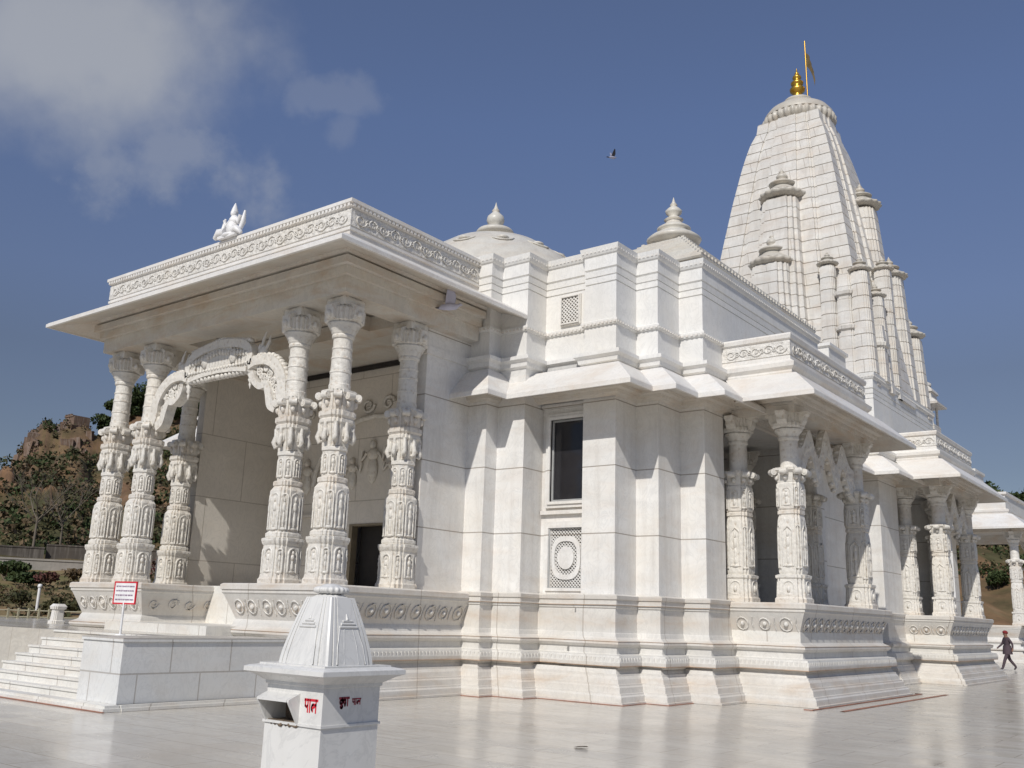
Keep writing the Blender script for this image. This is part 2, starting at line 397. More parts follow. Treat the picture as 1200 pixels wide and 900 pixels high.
def terrain_mat():
    m, t, p = new_mat("hillside_earth"); n = N(t); G = n.geo()
    v = n.noise(n.map(G, (1, 1, 1.6)), .045, 8, .62, .8); w = n.noise(G, .35, 6, .6)
    soil = n.ramp(w, [(.3, (.14, .085, .05)), (.55, (.235, .14, .078)), (.8, (.29, .19, .12))])
    veg = n.ramp(w, [(.3, (.050, .052, .025)), (.7, (.11, .10, .050))])
    col = n.mix(n.ramp(v, [(.40, (0, 0, 0)), (.60, (1, 1, 1))]), soil, veg)
    S = n.sep(G)
    low = n.math('MULTIPLY', n.math('LESS_THAN', S[2], 4.6), n.math('LESS_THAN', S[0], -28.0))
    lawn = n.ramp(n.noise(G, .22, 6, .6), [(.35, (.12, .118, .045)), (.5, (.20, .155, .08)), (.62, (.27, .18, .10))])
    col = n.mix(low, col, lawn)
    gn = t.nodes.new('ShaderNodeNewGeometry'); slope = n.ramp(n.sep(gn.outputs['True Normal'])[2], [(.45, (1, 1, 1)), (.68, (0, 0, 0))])
    col = n.mix(n.math('MULTIPLY', slope, .85), col, n.ramp(w, [(.3, (.10, .068, .045)), (.6, (.20, .125, .085)), (.85, (.27, .185, .13))]))
    n.link(col, p.inputs['Base Color']); p.inputs['Roughness'].default_value = .95; p.inputs['Specular IOR Level'].default_value = .1
    n.link(n.bump(w, .8, .6), p.inputs['Normal'])
    return m
M_TERR = terrain_mat()
M_ROCK = marble("red_rock", (.185, .12, .085), tone=.3, streak=.5, rough=.8)
M_ASPH = marble("dark_masonry", (.10, .085, .07), tone=.2, streak=.4, rough=.9)
M_CONC = marble("concrete", (.36, .33, .29), tone=.15, streak=.4, rough=.8)

# ------------------------------------------------------------------ ground
def quad_sheet(name, x0, x1, y0, y1, z, mat, thick=.3):
    mb = MB(); mb.box(x0, x1, y0, y1, z - thick, z); return tag(mb.build(name, mat), kind='structure')
quad_sheet('floor', -75, 45, -25, 92, 0.0, M_FLOOR, .5)
# terrain beyond the floor: one polar sheet
def lerp(a, b, t): t = max(0, min(1, t)); return a + (b - a) * t
def interp(x, pts):
    for (a, va), (b, vb) in zip(pts, pts[1:]):
        if x <= b: return lerp(va, vb, (x - a) / (b - a)) if x > a else va
    return pts[-1][1]
def hash2(a, b): return (math.sin(a * 12.9898 + b * 78.233) * 43758.5453) % 1
def vnoise(x, y):
    xi, yi = math.floor(x), math.floor(y); fx, fy = x - xi, y - yi; fx = fx * fx * (3 - 2 * fx); fy = fy * fy * (3 - 2 * fy)
    return lerp(lerp(hash2(xi, yi), hash2(xi + 1, yi), fx), lerp(hash2(xi, yi + 1), hash2(xi + 1, yi + 1), fx), fy)
def hill_h(th, r):
    """th in degrees left of +Y, r metres from the camera"""
    if th > 38:     # left: garden, road bench, then the fort hill
        top = interp(th, [(38, 34), (52, 38), (56, 40), (59.3, 35.0), (60.7, 31.0), (61.5, 30.2), (63.9, 31.0), (64.4, 29.5), (64.9, 26), (65.2, 22), (65.8, 14), (66.8, 9), (72, 6), (85, 5), (100, 4)])
        z = interp(r, [(38, .95), (46, 1.5), (60, 2.6), (73, 3.9), (74, 4.7), (86, 4.9), (95, 6), (120, 15), (150, min(21, top * .7)), (171, top * .80), (174.5, top * .985), (182, top), (260, top + 1)])
        z = min(z, top) if r > 95 else z
    else:
        top = interp(th, [(-60, 3), (-20, 8), (-5, 14), (5, 17), (16, 19), (38, 26)])
        z = interp(r, [(75, -.4), (95, .3), (110, 4), (140, top * .75), (170, top), (260, top + 2)])
    if r > 88: z += (vnoise(th * .9, r * .09) - .5) * (min(5, (r - 88) * .08) if r < 165 else 1.6) + (vnoise(th * 3.1, r * .3) - .5) * min(1.6, (r - 88) * .05)
    else: z += (vnoise(th * 1.1, r * .3) - .5) * .25
    return z
mb = MB()
ths = [-60 + i * 1.5 for i in range(76)] + [54.2 + i * .2 for i in range(80)] + [70.5 + i * 1.5 for i in range(24)]
rs = [38, 42, 46, 52, 60, 68, 73, 74.2, 80, 86, 90, 95] + [100 + 5 * i for i in range(33)]
rings = []
for r in rs:
    ring = []
    for th in ths:
        a = math.radians(th); z = hill_h(th, r)
        if th <= 38 and r < 90: z = -.6
        if 38 < th < 45 and r < 74: z = -.6 if r < 60 else z - 2
        ring.append((-math.sin(a) * r, math.cos(a) * r, z))
    rings.append(ring)
far = [(-math.sin(math.radians(th)) * 1500, math.cos(math.radians(th)) * 1500, -5) for th in ths]
rings.append(far)
mb.rings(rings, cap=False, closed=False, smooth=True)
tag(mb.build('terrain', M_TERR), kind='structure')
mb = MB(); mb.box(-2500, 2500, -2500, 2500, -3, -1.0); tag(mb.build('ground', M_TERR), kind='structure')

# terrace (upper paved level left of the stairs) and the stairs
mb = MB(); mb.box(-40, -20.7, 11.0, 40, .004, 1.15); mb.box(-20.7, -16.58, 11.0, 13.0, .004, 1.15)
tag(mb.build('terrace', M_FLOOR), kind='structure')
mb = MB(); ns = 7
for i in range(ns):
    z1 = 1.15 - i * .155; y1 = 11.0 - i * .25; x0 = -20.7
    mb.box(x0, -16.58, y1 - .25, 11.0 - .001, z1 - .155 - .155 - .01 if i < ns - 1 else .004, z1 - .155)
mb2 = mb
for i in range(ns):       # nosings of the treads
    z1 = 1.15 - i * .155; y1 = 11.0 - i * .25
    mb.box(-20.72, -16.585, y1 - .025, y1 + .03, z1 - .035, z1 + .004)
tag(mb.build('stairs', M_STAIR), kind='structure')
mb = MB(); mb.box(-16.56, -15.30, 9.35, 12.9, .10, 1.11); mb.box(-16.58, -15.27, 9.32, 12.9, 1.11, 1.17); mb.box(-16.5, -15.36, 12.9, 16, .1, 1.1)
tag(mb.build('stair_flank', M_BLOCK), kind='structure')
mb = MB(); mb.box(-20.95, -15.12, 9.02, 9.34, .004, .055); mb.box(-15.27, -15.10, 9.343, 12.6, .004, .055); mb.box(-20.9, -15.18, 9.08, 9.345, .055, .10); mb.box(-15.25, -15.16, 9.36, 12.6, .055, .10)
tag(mb.build('stair_kerb', M_STAIR), kind='structure')
mb = MB(); mb.box(-21.0, -15.07, 8.985, 9.018, .004, .016); tag(mb.build('stair_edge_strip', M_RUST), kind='structure')

# ------------------------------------------------------------------ TEMPLE
temple = tag(empty('temple', (-15, 20, 0)), 'white marble temple with carved porches, domes and a tall curved tower', 'temple')
temple.location = (0, 0, 0)
BP = [(0, 0), (.60, .045), (.60, 0.0)]
BASE_LOW = [(.66, .004), (.66, .045), (.60, .05), (.59, .16), (.56, .19), (.555, .22), (.50, .225), (.485, .34), (.455, .37), (.45, .40), (.405, .405), (.38, .50), (.335, .56), (.33, .60), (.28, .605), (.26, .66), (.24, .70)]
BASE_MID = [(.24, .70), (.24, .74), (.36, .76), (.37, .84), (.33, .98), (.20, 1.0), (.17, 1.02), (.17, 1.15), (.22, 1.17), (.26, 1.22), (.25, 1.28), (.14, 1.33), (.10, 1.36), (.08, 1.44), (.07, 1.46), (.07, 1.98), (.10, 2.0), (.10, 2.05), (.13, 2.06), (.13, 2.17), (.16, 2.18), (.17, 2.26), (.06, 2.29), (0.0, 2.295)]
# upper plan corners on the right-hand side (facing -Y and +X)
right = [(-15.05, 17.75), (-14.47, 17.75), (-14.47, 18.2), (-13.65, 18.2), (-13.65, 19.0), (-12.35, 19.0), (-12.35, 18.8), (-11.45, 18.8),
         (-11.45, 19.75), (-10.85, 19.75), (-10.85, 20.85), (-10.2, 20.85)]
right2 = [(-10.9, 28.9), (-10.9, 34.1), (-10.1, 34.1), (-10.1, 42.1), (-11.2, 42.1), (-11.2, 44.0)]
left = [(-39 - x, y) for x, y in reversed(right)]
closing = [(-27.5, 44), (-28.8, 42.5)]
path_up = right + [(-10.2, 28.9)] + right2 + closing + left            # upper wall runs straight
path_lo = right + [(-10.2, 21.9), (-14.6, 21.9), (-14.6, 27.7), (-10.2, 27.7), (-10.2, 28.9)] + right2[:3] + [(-10.1, 36.2), (-12.4, 36.2), (-12.4, 41.3), (-10.1, 41.3), (-10.1, 42.1)] + right2[4:] + closing + left
mb = MB(); sweep(mb, path_lo, [(0, 2.28), (0, 7.6)]); mb.box(-14.7, -10.21, 21.8, 27.8, 6.95, 7.5); mb.box(-12.5, -10.11, 36.1, 41.4, 6.95, 7.5)
mb.build('wall', M_WALL, temple)
# plinth
mb = MB()
merged = [(-15.05, 17.75), (-14.5, 17.75), (-14.5, 18.22), (-13.65, 18.22), (-13.65, 18.72), (-11.45, 18.72), (-11.45, 19.7), (-10.9, 19.7), (-10.9, 20.8), (-10.2, 20.8), (-10.2, 28.9), (-10.9, 28.9), (-10.9, 34.1), (-10.1, 34.1), (-10.1, 42.1), (-11.2, 42.1), (-11.2, 44), (-27.5, 44), (-28.8, 42.5), (-28.8, 20.8), (-28.1, 20.8), (-28.1, 19.7), (-27.5, 19.7), (-27.5, 18.72), (-25.35, 18.72), (-25.35, 18.22), (-24.5, 18.22), (-24.5, 17.75), (-23.95, 17.75)]
sweep(mb, merged, BASE_LOW)
mid_path = [p if p != (-13.65, 19.0) and p != (-12.35, 19.0) else (p[0], 18.93) for p in path_up]
sweep(mb, mid_path, BASE_MID)
sweep(mb, merged, [(.24, .70), (-.6, .70)])
teeth(mb, [(x, y) for x, y in offset(mid_path[:13], .345)], 0, .022, .82, .94, .11, .07)
mb.cur = 1
for ln in (((.362, .752), (.372, .752), (.372, .766), (.362, .766)), ((.255, 1.272), (.262, 1.272), (.262, 1.281), (.255, 1.281)), ((.125, 2.052), (.134, 2.052), (.134, 2.062), (.125, 2.062))): sweep(mb, mid_path[:16], ln)
mb.build('plinth', [M_BASE, M_LINE], temple)
mb = MB()
sweep(mb, offset(merged[:9], .66), [(0, .003), (.035, .003), (.035, .014), (0, .014)])
mb.build('plinth_kerb', M_RUST, temple)
# eave of the main wall
inn = [(-15.05, 17.75), (-14.47, 17.75), (-14.47, 18.75), (-11.45, 18.75), (-11.45, 19.75), (-10.85, 19.75), (-10.85, 20.85), (-10.2, 20.85), (-10.2, 28.9), (-10.9, 28.9), (-10.9, 34.1), (-10.1, 34.1), (-10.1, 42.1)]
out = [(-15.05, 17.0), (-13.85, 17.0), (-13.85, 17.72), (-10.42, 17.72), (-10.42, 18.72), (-9.83, 18.72), (-9.83, 19.82), (-9.17, 19.82), (-9.17, 29.7), (-9.9, 29.7), (-9.9, 33.1), (-9.1, 33.1), (-9.1, 43)]
def L3(p, z): return [(x, y, z) for x, y in p]
def mixp(a, b, t): return [(p[0] + (q[0] - p[0]) * t, p[1] + (q[1] - p[1]) * t) for p, q in zip(a, b)]
def eave(mb, inn, out, z_in, z_out, z_soff, th=.12, closed=False):
    """sloping stone eave with an upright lip; its underside is the second material"""
    mb.cur = 0
    mb.loft([L3(inn, z_in), L3(mixp(inn, out, .25), z_in - (z_in - z_out - th) * .12), L3(mixp(inn, out, .965), z_out + th + .03), L3(mixp(inn, out, .985), z_out + th), L3(out, z_out + th - .01), L3(out, z_out), L3(mixp(inn, out, .95), z_out)], closed=closed)
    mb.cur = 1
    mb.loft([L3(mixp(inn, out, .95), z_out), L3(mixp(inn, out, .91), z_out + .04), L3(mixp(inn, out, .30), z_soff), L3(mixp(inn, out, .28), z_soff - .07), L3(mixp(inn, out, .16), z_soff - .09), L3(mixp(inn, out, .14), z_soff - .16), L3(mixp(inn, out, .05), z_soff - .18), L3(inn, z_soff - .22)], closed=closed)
    mb.cur = 0
mb = MB()
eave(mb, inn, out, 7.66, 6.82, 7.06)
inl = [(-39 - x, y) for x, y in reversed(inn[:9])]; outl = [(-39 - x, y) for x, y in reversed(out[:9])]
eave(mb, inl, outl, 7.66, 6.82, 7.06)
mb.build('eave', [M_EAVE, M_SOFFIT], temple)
# upper wall
mb = MB()
UPP = [(0, 7.5), (.03, 7.66), (.10, 7.70), (.12, 7.80), (.20, 7.86), (.20, 7.95), (.03, 7.99), (0, 8.0), (0, 8.62), (.04, 8.63), (.07, 8.70), (.07, 8.745), (.02, 8.77), (0, 8.78),
       (0, 9.70), (-.025, 9.71), (-.025, 9.73), (0, 9.735), (.0, 9.88), (-.025, 9.885), (-.025, 9.905), (0, 9.91), (.012, 10.06), (-.025, 10.065), (-.025, 10.085), (.015, 10.11), (.015, 10.42), (.05, 10.45), (.075, 10.50), (.09, 10.58), (.10, 10.65), (.0, 10.68), (-.45, 10.68), (-.45, 10.4)]
p1z = path_up
sweep(mb, path_up, UPP)
mb.cur = 1
teeth(mb, offset(path_up[:18], .055), 0, .028, 8.65, 8.695, .11, .06)
teeth(mb, offset(path_up[:18], .075), 0, .015, 10.51, 10.56, .11, .06)
mb.build('upper_wall', [M_UP, M_EAVE], temple)
# roof deck
mb = MB(); mb.box(-28.6, -10.65, 21.2, 28.7, 10.1, 10.42); mb.box(-27.0, -11.9, 19.2, 21.2, 10.1, 10.42); mb.box(-27, -11.35, 28.7, 43.8, 10.1, 10.42); mb.box(-15, -10.55, 34.5, 41.7, 10.1, 10.425)
mb.box(-24.4, -15.0, 17.5, 19.2, 10.1, 10.41)
mb.build('roof_deck', M_CREAM, temple)
# link block between hall and sanctuary roofs
mb = MB(); sweep(mb, [(-14, 31.5), (-10.72, 31.5), (-10.72, 33.2), (-14, 33.2)], [(0, 10.3), (0, 11.05), (.08, 11.1), (.08, 11.2), (-1.2, 11.22)]); mb.build('roof_block', M_UP, temple)

# --- windows
def window(name, x0, x1, z0, z1, y, fw, depth, kind):
    """faces -Y, frame proud of the wall"""
    fr = MB()
    for d, w, yy in ((fw, 0, depth), (fw * .45, fw * .55, depth + .04)):
        a0, a1, c0, c1 = x0 - fw + w, x1 + fw - w, z0 - fw + w, z1 + fw - w
        fr.box(a0, a0 + d, y - yy, y, c0, c1); fr.box(a1 - d, a1, y - yy, y, c0, c1)
        fr.box(a0 + d, a1 - d, y - yy, y, c1 - d, c1); fr.box(a0 + d, a1 - d, y - yy, y, c0, c0 + d)
    f = fr.build(name, M_WALL, temple)
    pn = MB(); pn.box(x0, x1, y - .012, y + .03, z0, z1)
    g = pn.build('pane' if kind == 'glass' else 'backing', M_GLASS if kind == 'glass' else M_DARK, f)
    if kind == 'glass':
        s = MB(); s.box(x0, x0 + .05, y - .05, y - .014, z0, z1); s.box(x1 - .05, x1, y - .05, y - .014, z0, z1); s.box(x0 + .05, x1 - .05, y - .05, y - .014, z1 - .05, z1); s.box(x0 + .05, x1 - .05, y - .05, y - .014, z0, z0 + .05); s.build('sash', M_METAL, f)
    else:
        l = MB(); st = .085 if kind == 'lattice' else .1; w = .008 if kind == 'lattice' else .013
        W = x1 - x0; H = z1 - z0; k = int((W + H) / st) + 1
        for i in range(k):
            for sg in (1, -1):
                c = i * st; pts = []
                # diagonal bar clipped to rectangle
                a = max(0, c - H); b = min(W, c)
                if b - a < .02: continue
                if sg > 0: p0, p1 = (a, c - a), (b, c - b)
                else: p0, p1 = (W - a, c - a), (W - b, c - b)
                dx, dz = p1[0] - p0[0], p1[1] - p0[1]; L = math.hypot(dx, dz); nx, nz = -dz / L * w, dx / L * w
                l.extr([(x0 + p0[0] + nx, z0 + p0[1] + nz), (x0 + p1[0] + nx, z0 + p1[1] + nz), (x0 + p1[0] - nx, z0 + p1[1] - nz), (x0 + p0[0] - nx, z0 + p0[1] - nz)], y - .06 - .004 * sg, y - .02, lambda u, q, d: (u, d, q))
        if kind == 'lattice':
            cx, cz = (x0 + x1) / 2, (z0 + z1) / 2
            fn = lambda u, q, d: (u, d, q)
            def lobed(R, amp, n=48, ph=0): return [(cx + (R[0] * (1 + amp * math.cos(4 * 2 * PI * i / n + ph))) * math.cos(2 * PI * i / n), cz + (R[1] * (1 + amp * math.cos(4 * 2 * PI * i / n + ph))) * math.sin(2 * PI * i / n)) for i in range(n)]
            def band(Pa, Pb, ya, yb):
                n = len(Pa); vs = [(u, ya, q) for u, q in Pa] + [(u, ya, q) for u, q in Pb] + [(u, yb, q) for u, q in Pa] + [(u, yb, q) for u, q in Pb]
                fs = []
                for i in range(n):
                    j = (i + 1) % n; fs += [(i, j, n + j, n + i), (i, j, 2 * n + j, 2 * n + i), (n + i, n + j, 3 * n + j, 3 * n + i)]
                l.add(vs, fs)
            band(lobed((W * .45, H * .38), -.05), lobed((W * .35, H * .29), -.05), y - .09, y - .02)
            l.extr(lobed((W * .24, H * .19), 0, 32), y - .10, y - .02, fn)
            l.box(x0, x0 + .05, y - .08, y - .02, z0, z1); l.box(x1 - .05, x1, y - .08, y - .02, z0, z1)
        l.build('lattice', M_WALL, f)
        if kind == 'lattice':
            s = MB(); s.box(x0 - .035, x0 + .03, y - .115, y - .02, z0 - .03, z1 + .03); s.box(x1 - .03, x1 + .0, y - .115, y - .02, z0 - .03, z1 + .03); s.box(x0 + .03, x1 - .03, y - .115, y - .02, z1 - .02, z1 + .03); s.box(x0 + .03, x1 - .03, y - .115, y - .02, z0 - .03, z0 + .02); s.build('inner_frame', M_METAL, f)
    return f
o = window('window', -13.34, -12.38, 4.45, 6.45, 19.0, .15, .10, 'glass')
o = window('lattice_window', -13.34, -12.38, 2.42, 3.82, 19.0, .15, .10, 'lattice')
o = window('lattice_window', -13.12, -12.62, 8.90, 9.58, 19.0, .05, .06, 'small')
mb = MB(); mb.box(-13.62, -12.38, 18.9, 18.998, 4.15, 4.24); mb.build('window_sill', M_WALL, temple)
mb = MB(); mb.box(-13.62, -12.38, 18.88, 18.998, 6.75, 6.85); mb.build('window_lintel', M_WALL, temple)

# --- stepped plan polygon
def stepped(k=1):
    q = [(1, .50), (.90, .50), (.90, .74), (.74, .74), (.74, .90), (.50, .90), (.50, 1)] if k == 1 else [(1, .62), (.84, .62), (.84, .84), (.62, .84), (.62, 1)]
    pts = []
    for i in range(4):
        c, s_ = [(1, 0), (0, 1), (-1, 0), (0, -1)][i]
        pts += [(x * c - y * s_, x * s_ + y * c) for x, y in q]
    return pts
ST1 = stepped(1); ST2 = stepped(2)
OCT = [(math.cos(PI / 8 + i * PI / 4) * 1.06, math.sin(PI / 8 + i * PI / 4) * 1.06) for i in range(8)]
SQ = [(1, -1), (1, 1), (-1, 1), (-1, -1)]
def niche(mb, ang, dist, z0, z1, w, fig=True, pointed=False, d=.045):
    """arched niche with a standing figure on the face at angle ang"""
    ca, sa = math.cos(ang), math.sin(ang)
    def P(u, z, o): return (ca * (dist + o) - sa * u, sa * (dist + o) + ca * u, z)
    h = z1 - z0; ar = w
    pts = [P(-w, z0, 0), P(-w, z1 - ar, 0)]
    for i in range(1, 8):
        a = PI - PI * i / 8; k = 1.35 if pointed and i == 4 else 1
        pts.append(P(ar * math.cos(a), z1 - ar + ar * math.sin(a) * k, 0))
    pts += [P(w, z1 - ar, 0), P(w, z0, 0)]
    mb.tube(pts, d * .62, n=5)
    if fig:
        R = Matrix.Rotation(ang, 3, 'Z')
        mb.ell(P(0, z0 + h * .30, -.005), (d, w * .38, h * .28), R); mb.ell(P(0, z0 + h * .62, 0), (d * 1.05, w * .5, h * .16), R)
        mb.ell(P(0, z0 + h * .83, .005), (d * .9, w * .27, h * .09), R)
        mb.ell(P(w * .55, z0 + h * .5, -.01), (d * .7, w * .16, h * .2), R); mb.ell(P(-w * .55, z0 + h * .5, -.01), (d * .7, w * .16, h * .2), R)
    mb.ell(P(0, z0 + .01, -.005), (d, w * 1.05, .035), Matrix.Rotation(ang, 3, 'Z'), 8, 4)
def scroll(mb, ang, dist, z, w, r):
    ca, sa = math.cos(ang), math.sin(ang)
    def P(u, o, dz=0): return (ca * (dist + o) - sa * u, sa * (dist + o) + ca * u, z + dz)
    mb.tube([P(-w, 0), P(w, 0)], r, n=10); mb.tube([P(-w * 1.08, 0), P(-w * .9, 0)], r * .55, n=8); mb.tube([P(w * .9, 0), P(w * 1.08, 0)], r * .55, n=8)

def column_tall():
    """the entrance porch column: carved shaft > base, crown, upper_shaft, capital"""
    mb = MB()
    mb.plan([(.95, .31), (1.0, .33), (1.06, .33), (1.10, .29), (1.30, .295), (1.8, .315), (1.98, .31), (2.08, .25), (2.10, .27), (2.18, .27), (2.20, .25)], poly=ST1)
    for i in range(4):
        a = i * PI / 2; niche(mb, a, .30, 1.14, 1.92, .115)
        a += PI / 4; niche(mb, a, .345, 1.14, 1.90, .07, d=.035)
    mb.plan([(2.20, .235), (2.75, .25), (2.76, .275), (2.84, .275), (2.86, .24)], poly=OCT)
    for i in range(8): niche(mb, i * PI / 4, .245, 2.28, 2.68, .066, d=.03)
    mb.plan([(2.86, .24), (3.05, .245), (3.32, .29), (3.36, .32), (3.42, .32), (3.45, .30), (3.50, .34), (3.60, .34), (3.62, .28)], poly=ST1)
    for i in range(8):
        a = i * PI / 4; k = 1.12 if i % 2 else 1
        mb.tube([(math.cos(a) * d * k, math.sin(a) * d * k, z) for d, z in ((.24, 2.98), (.31, 2.94), (.34, 3.05), (.30, 3.2), (.32, 3.36))], [.03, .05, .06, .055, .04], n=6)
        niche(mb, a, .275 * k, 3.06, 3.3, .05, fig=False, d=.03)
    sh = mb.build('column', M_CARV)
    b = MB()
    b.plan([(0, .40), (.09, .40), (.12, .375), (.20, .36), (.80, .345), (.84, .37), (.90, .39), (.955, .39), (.97, .33)], poly=ST1)
    for i in range(4):
        niche(b, i * PI / 2, .352, .24, .74, .11); niche(b, i * PI / 2 + PI / 4, .40, .22, .72, .06, d=.03)
    b.build('base', M_CARV, sh)
    c = MB()
    c.plan([(3.62, .28), (3.70, .30), (3.98, .31), (4.0, .33), (4.06, .33), (4.07, .25)], poly=ST1)
    for i in range(8):
        a = i * PI / 4; k = 1.16 if i % 2 else 1.0
        scroll(c, a, .36 * k, 3.93, .085, .085); c.ell((math.cos(a) * .31 * k, math.sin(a) * .31 * k, 3.78), (.06, .06, .09))
    c.build('crown', M_CARV, sh)
    u = MB(); pr = [(.235, 4.06), (.24, 4.20), (.225, 4.22), (.225, 4.45), (.238, 4.46), (.238, 4.50), (.225, 4.51), (.22, 4.76), (.233, 4.77), (.233, 4.80), (.22, 4.81), (.215, 4.98), (.228, 4.99), (.228, 5.02), (.21, 5.03), (.21, 5.22), (.24, 5.24), (.25, 5.28), (.24, 5.32)]
    u.lathe(pr, n=32, smooth=False); u.build('upper_shaft', M_CARV, sh)
    k = MB(); k.lathe([(.24, 5.32), (.27, 5.36), (.27, 5.40), (.31, 5.44), (.31, 5.47), (.36, 5.53), (.37, 5.56), (.30, 5.58)], n=20)
    k.plan([(5.56, .31), (5.60, .37), (5.86, .385), (5.90, .34), (5.94, .30)], poly=ST1)
    k.plan([(5.94, .29), (6.13, .29)], poly=SQ)
    k.plan([(6.13, .31), (6.5, .31), (6.52, .35), (6.62, .36), (6.64, .30), (6.80, .30)], (0, 0, 0), poly=ST2)
    for i in range(4):
        R = Matrix.Rotation(i * PI / 2, 3, 'Z')
        def T(x, y, z): v = R @ Vector((x, y, 0)); return (v.x, v.y, z)
        prof = [(.28, 5.60), (.42, 5.62), (.46, 5.70), (.46, 5.92), (.40, 5.96), (.30, 6.0), (.28, 6.0)]
        k.extr(prof, -.13, .13, lambda a_, z_, d_: T(a_, d_, z_))
        k.ell(T(.47, 0, 5.72), (.07, .07, .09))
    k.build('capital', M_BEAM if False else M_CARV, sh)
    return sh
def column_short(carve=True):
    mb = MB()
    mb.plan([(.66, .27), (.72, .285), (1.05, .30), (1.60, .30), (1.95, .275), (2.06, .25), (2.08, .275), (2.15, .275), (2.17, .26), (2.20, .28), (2.80, .285), (2.84, .26)], poly=ST2)
    for i in range(4):
        a = i * PI / 2
        niche(mb, a, .29, .85, 1.75, .12, pointed=True); niche(mb, a, .275, 2.28, 2.70, .11, d=.035)
        niche(mb, a + PI / 4, .33, .8, 1.8, .06, d=.03); niche(mb, a + PI / 4, .335, 2.25, 2.72, .05, d=.03)
    sh = mb.build('column', M_CARV)
    b = MB(); b.plan([(0, .38), (.10, .38), (.13, .35), (.55, .33), (.58, .36), (.64, .36), (.66, .30)], poly=ST2)
    for i in range(4): niche(b, i * PI / 2, .335, .18, .5, .13, fig=False, d=.03); b.ell((.34 * math.cos(i * PI / 2), .34 * math.sin(i * PI / 2), .32), (.05, .05, .09))
    b.build('base', M_CARV, sh)
    c = MB(); c.plan([(2.84, .27), (2.92, .28), (3.06, .30), (3.12, .36), (3.18, .36), (3.2, .24)], poly=ST2)
    for i in range(8):
        k = 1.14 if i % 2 else 1; scroll(c, i * PI / 4, .39 * k, 3.08, .09, .078); c.ell((math.cos(i * PI / 4) * .30 * k, math.sin(i * PI / 4) * .30 * k, 2.95), (.06, .06, .07))
    c.build('crown', M_CARV, sh)
    u = MB(); u.lathe([(.24, 3.2), (.225, 3.26), (.22, 3.86), (.25, 3.90), (.25, 3.94), (.23, 3.96), (.26, 4.02), (.33, 4.10), (.34, 4.14), (.28, 4.16)], n=28, smooth=False); u.build('upper_shaft', M_CARV, sh)
    k = MB(); k.plan([(4.16, .30), (4.20, .34), (4.28, .34), (4.30, .29), (4.55, .29)], poly=ST2)
    for i in range(4):
        R = Matrix.Rotation(i * PI / 2, 3, 'Z')
        def T(x, y, z): v = R @ Vector((x, y, 0)); return (v.x, v.y, z)
        k.extr([(.26, 4.22), (.38, 4.24), (.44, 4.34), (.45, 4.44), (.52, 4.48), (.54, 4.55), (.26, 4.55)], -.12, .12, lambda a_, z_, d_: T(a_, d_, z_))
    k.build('capital', M_CARV, sh)
    return sh

# --- entrance porch
PX0, PX1, PY = -15.0, -24.0, 13.48
SEAT_PROF = [(.07, 1.46), (.05, 1.50), (.20, 1.86), (.27, 2.02), (.30, 2.05), (.30, 2.11), (.33, 2.12), (.33, 2.22), (.29, 2.25), (-.70, 2.252), (-.72, 1.35)]
LINES = (((.362, .752), (.372, .752), (.372, .766), (.362, .766)), ((.255, 1.272), (.262, 1.272), (.262, 1.281), (.255, 1.281)), ((.125, 2.052), (.134, 2.052), (.134, 2.062), (.125, 2.062)))
def seat(path, name='porch_plinth', tiltface=True, kinds=(1, 0)):
    mb = MB(); sweep(mb, path, BASE_LOW); sweep(mb, path, [(.24, .70), (-.3, .70)]); sweep(mb, path, [p for p in BASE_MID if p[1] <= 1.46] + SEAT_PROF)
    teeth(mb, offset(path, .345), 0, .022, .82, .94, .11, .07)
    mb.cur = 1
    for ln in LINES[:2]: sweep(mb, path, ln)
    o = mb.build(name, [M_BASE, M_LINE], temple)
    c = MB()
    op = offset(path, .168)
    for i in range(len(op) - 1):
        a, b = Vector(op[i]), Vector(op[i + 1]); L = (b - a).length
        if L < .9: continue
        t = (b - a) / L; nn = (t.y, -t.x)
        rosettes(c, a + t * .12, b - t * .12, 1.76, .15, .020, nn, .42, tilt=.42, kind=kinds[0] if i % 2 == 0 else kinds[1])
    c.build('frieze', M_CARV2, o)
    return o
# right bench wraps the near corner; left bench wraps the far corner
seat([(-17.7, 16.0), (-17.7, PY), (PX0, PY), (PX0, 17.75)], kinds=(1, 1))
seat([(PX1, 16.0), (PX1, PY), (-21.4, PY), (-21.4, 16.0)], kinds=(0, 1))
mb = MB(); mb.box(-24.2, -14.95, 15.2, 19, .2, 2.26); mb.box(-23.3, -21.9, 14.1, 15.3, .2, 2.2); mb.box(-17.0, -15.7, 14.1, 15.3, .2, 2.2); mb.box(-21.5, -17.6, 12.6, 15.2, .2, 1.34)
mb.build('porch_floor', M_STAIR, temple)
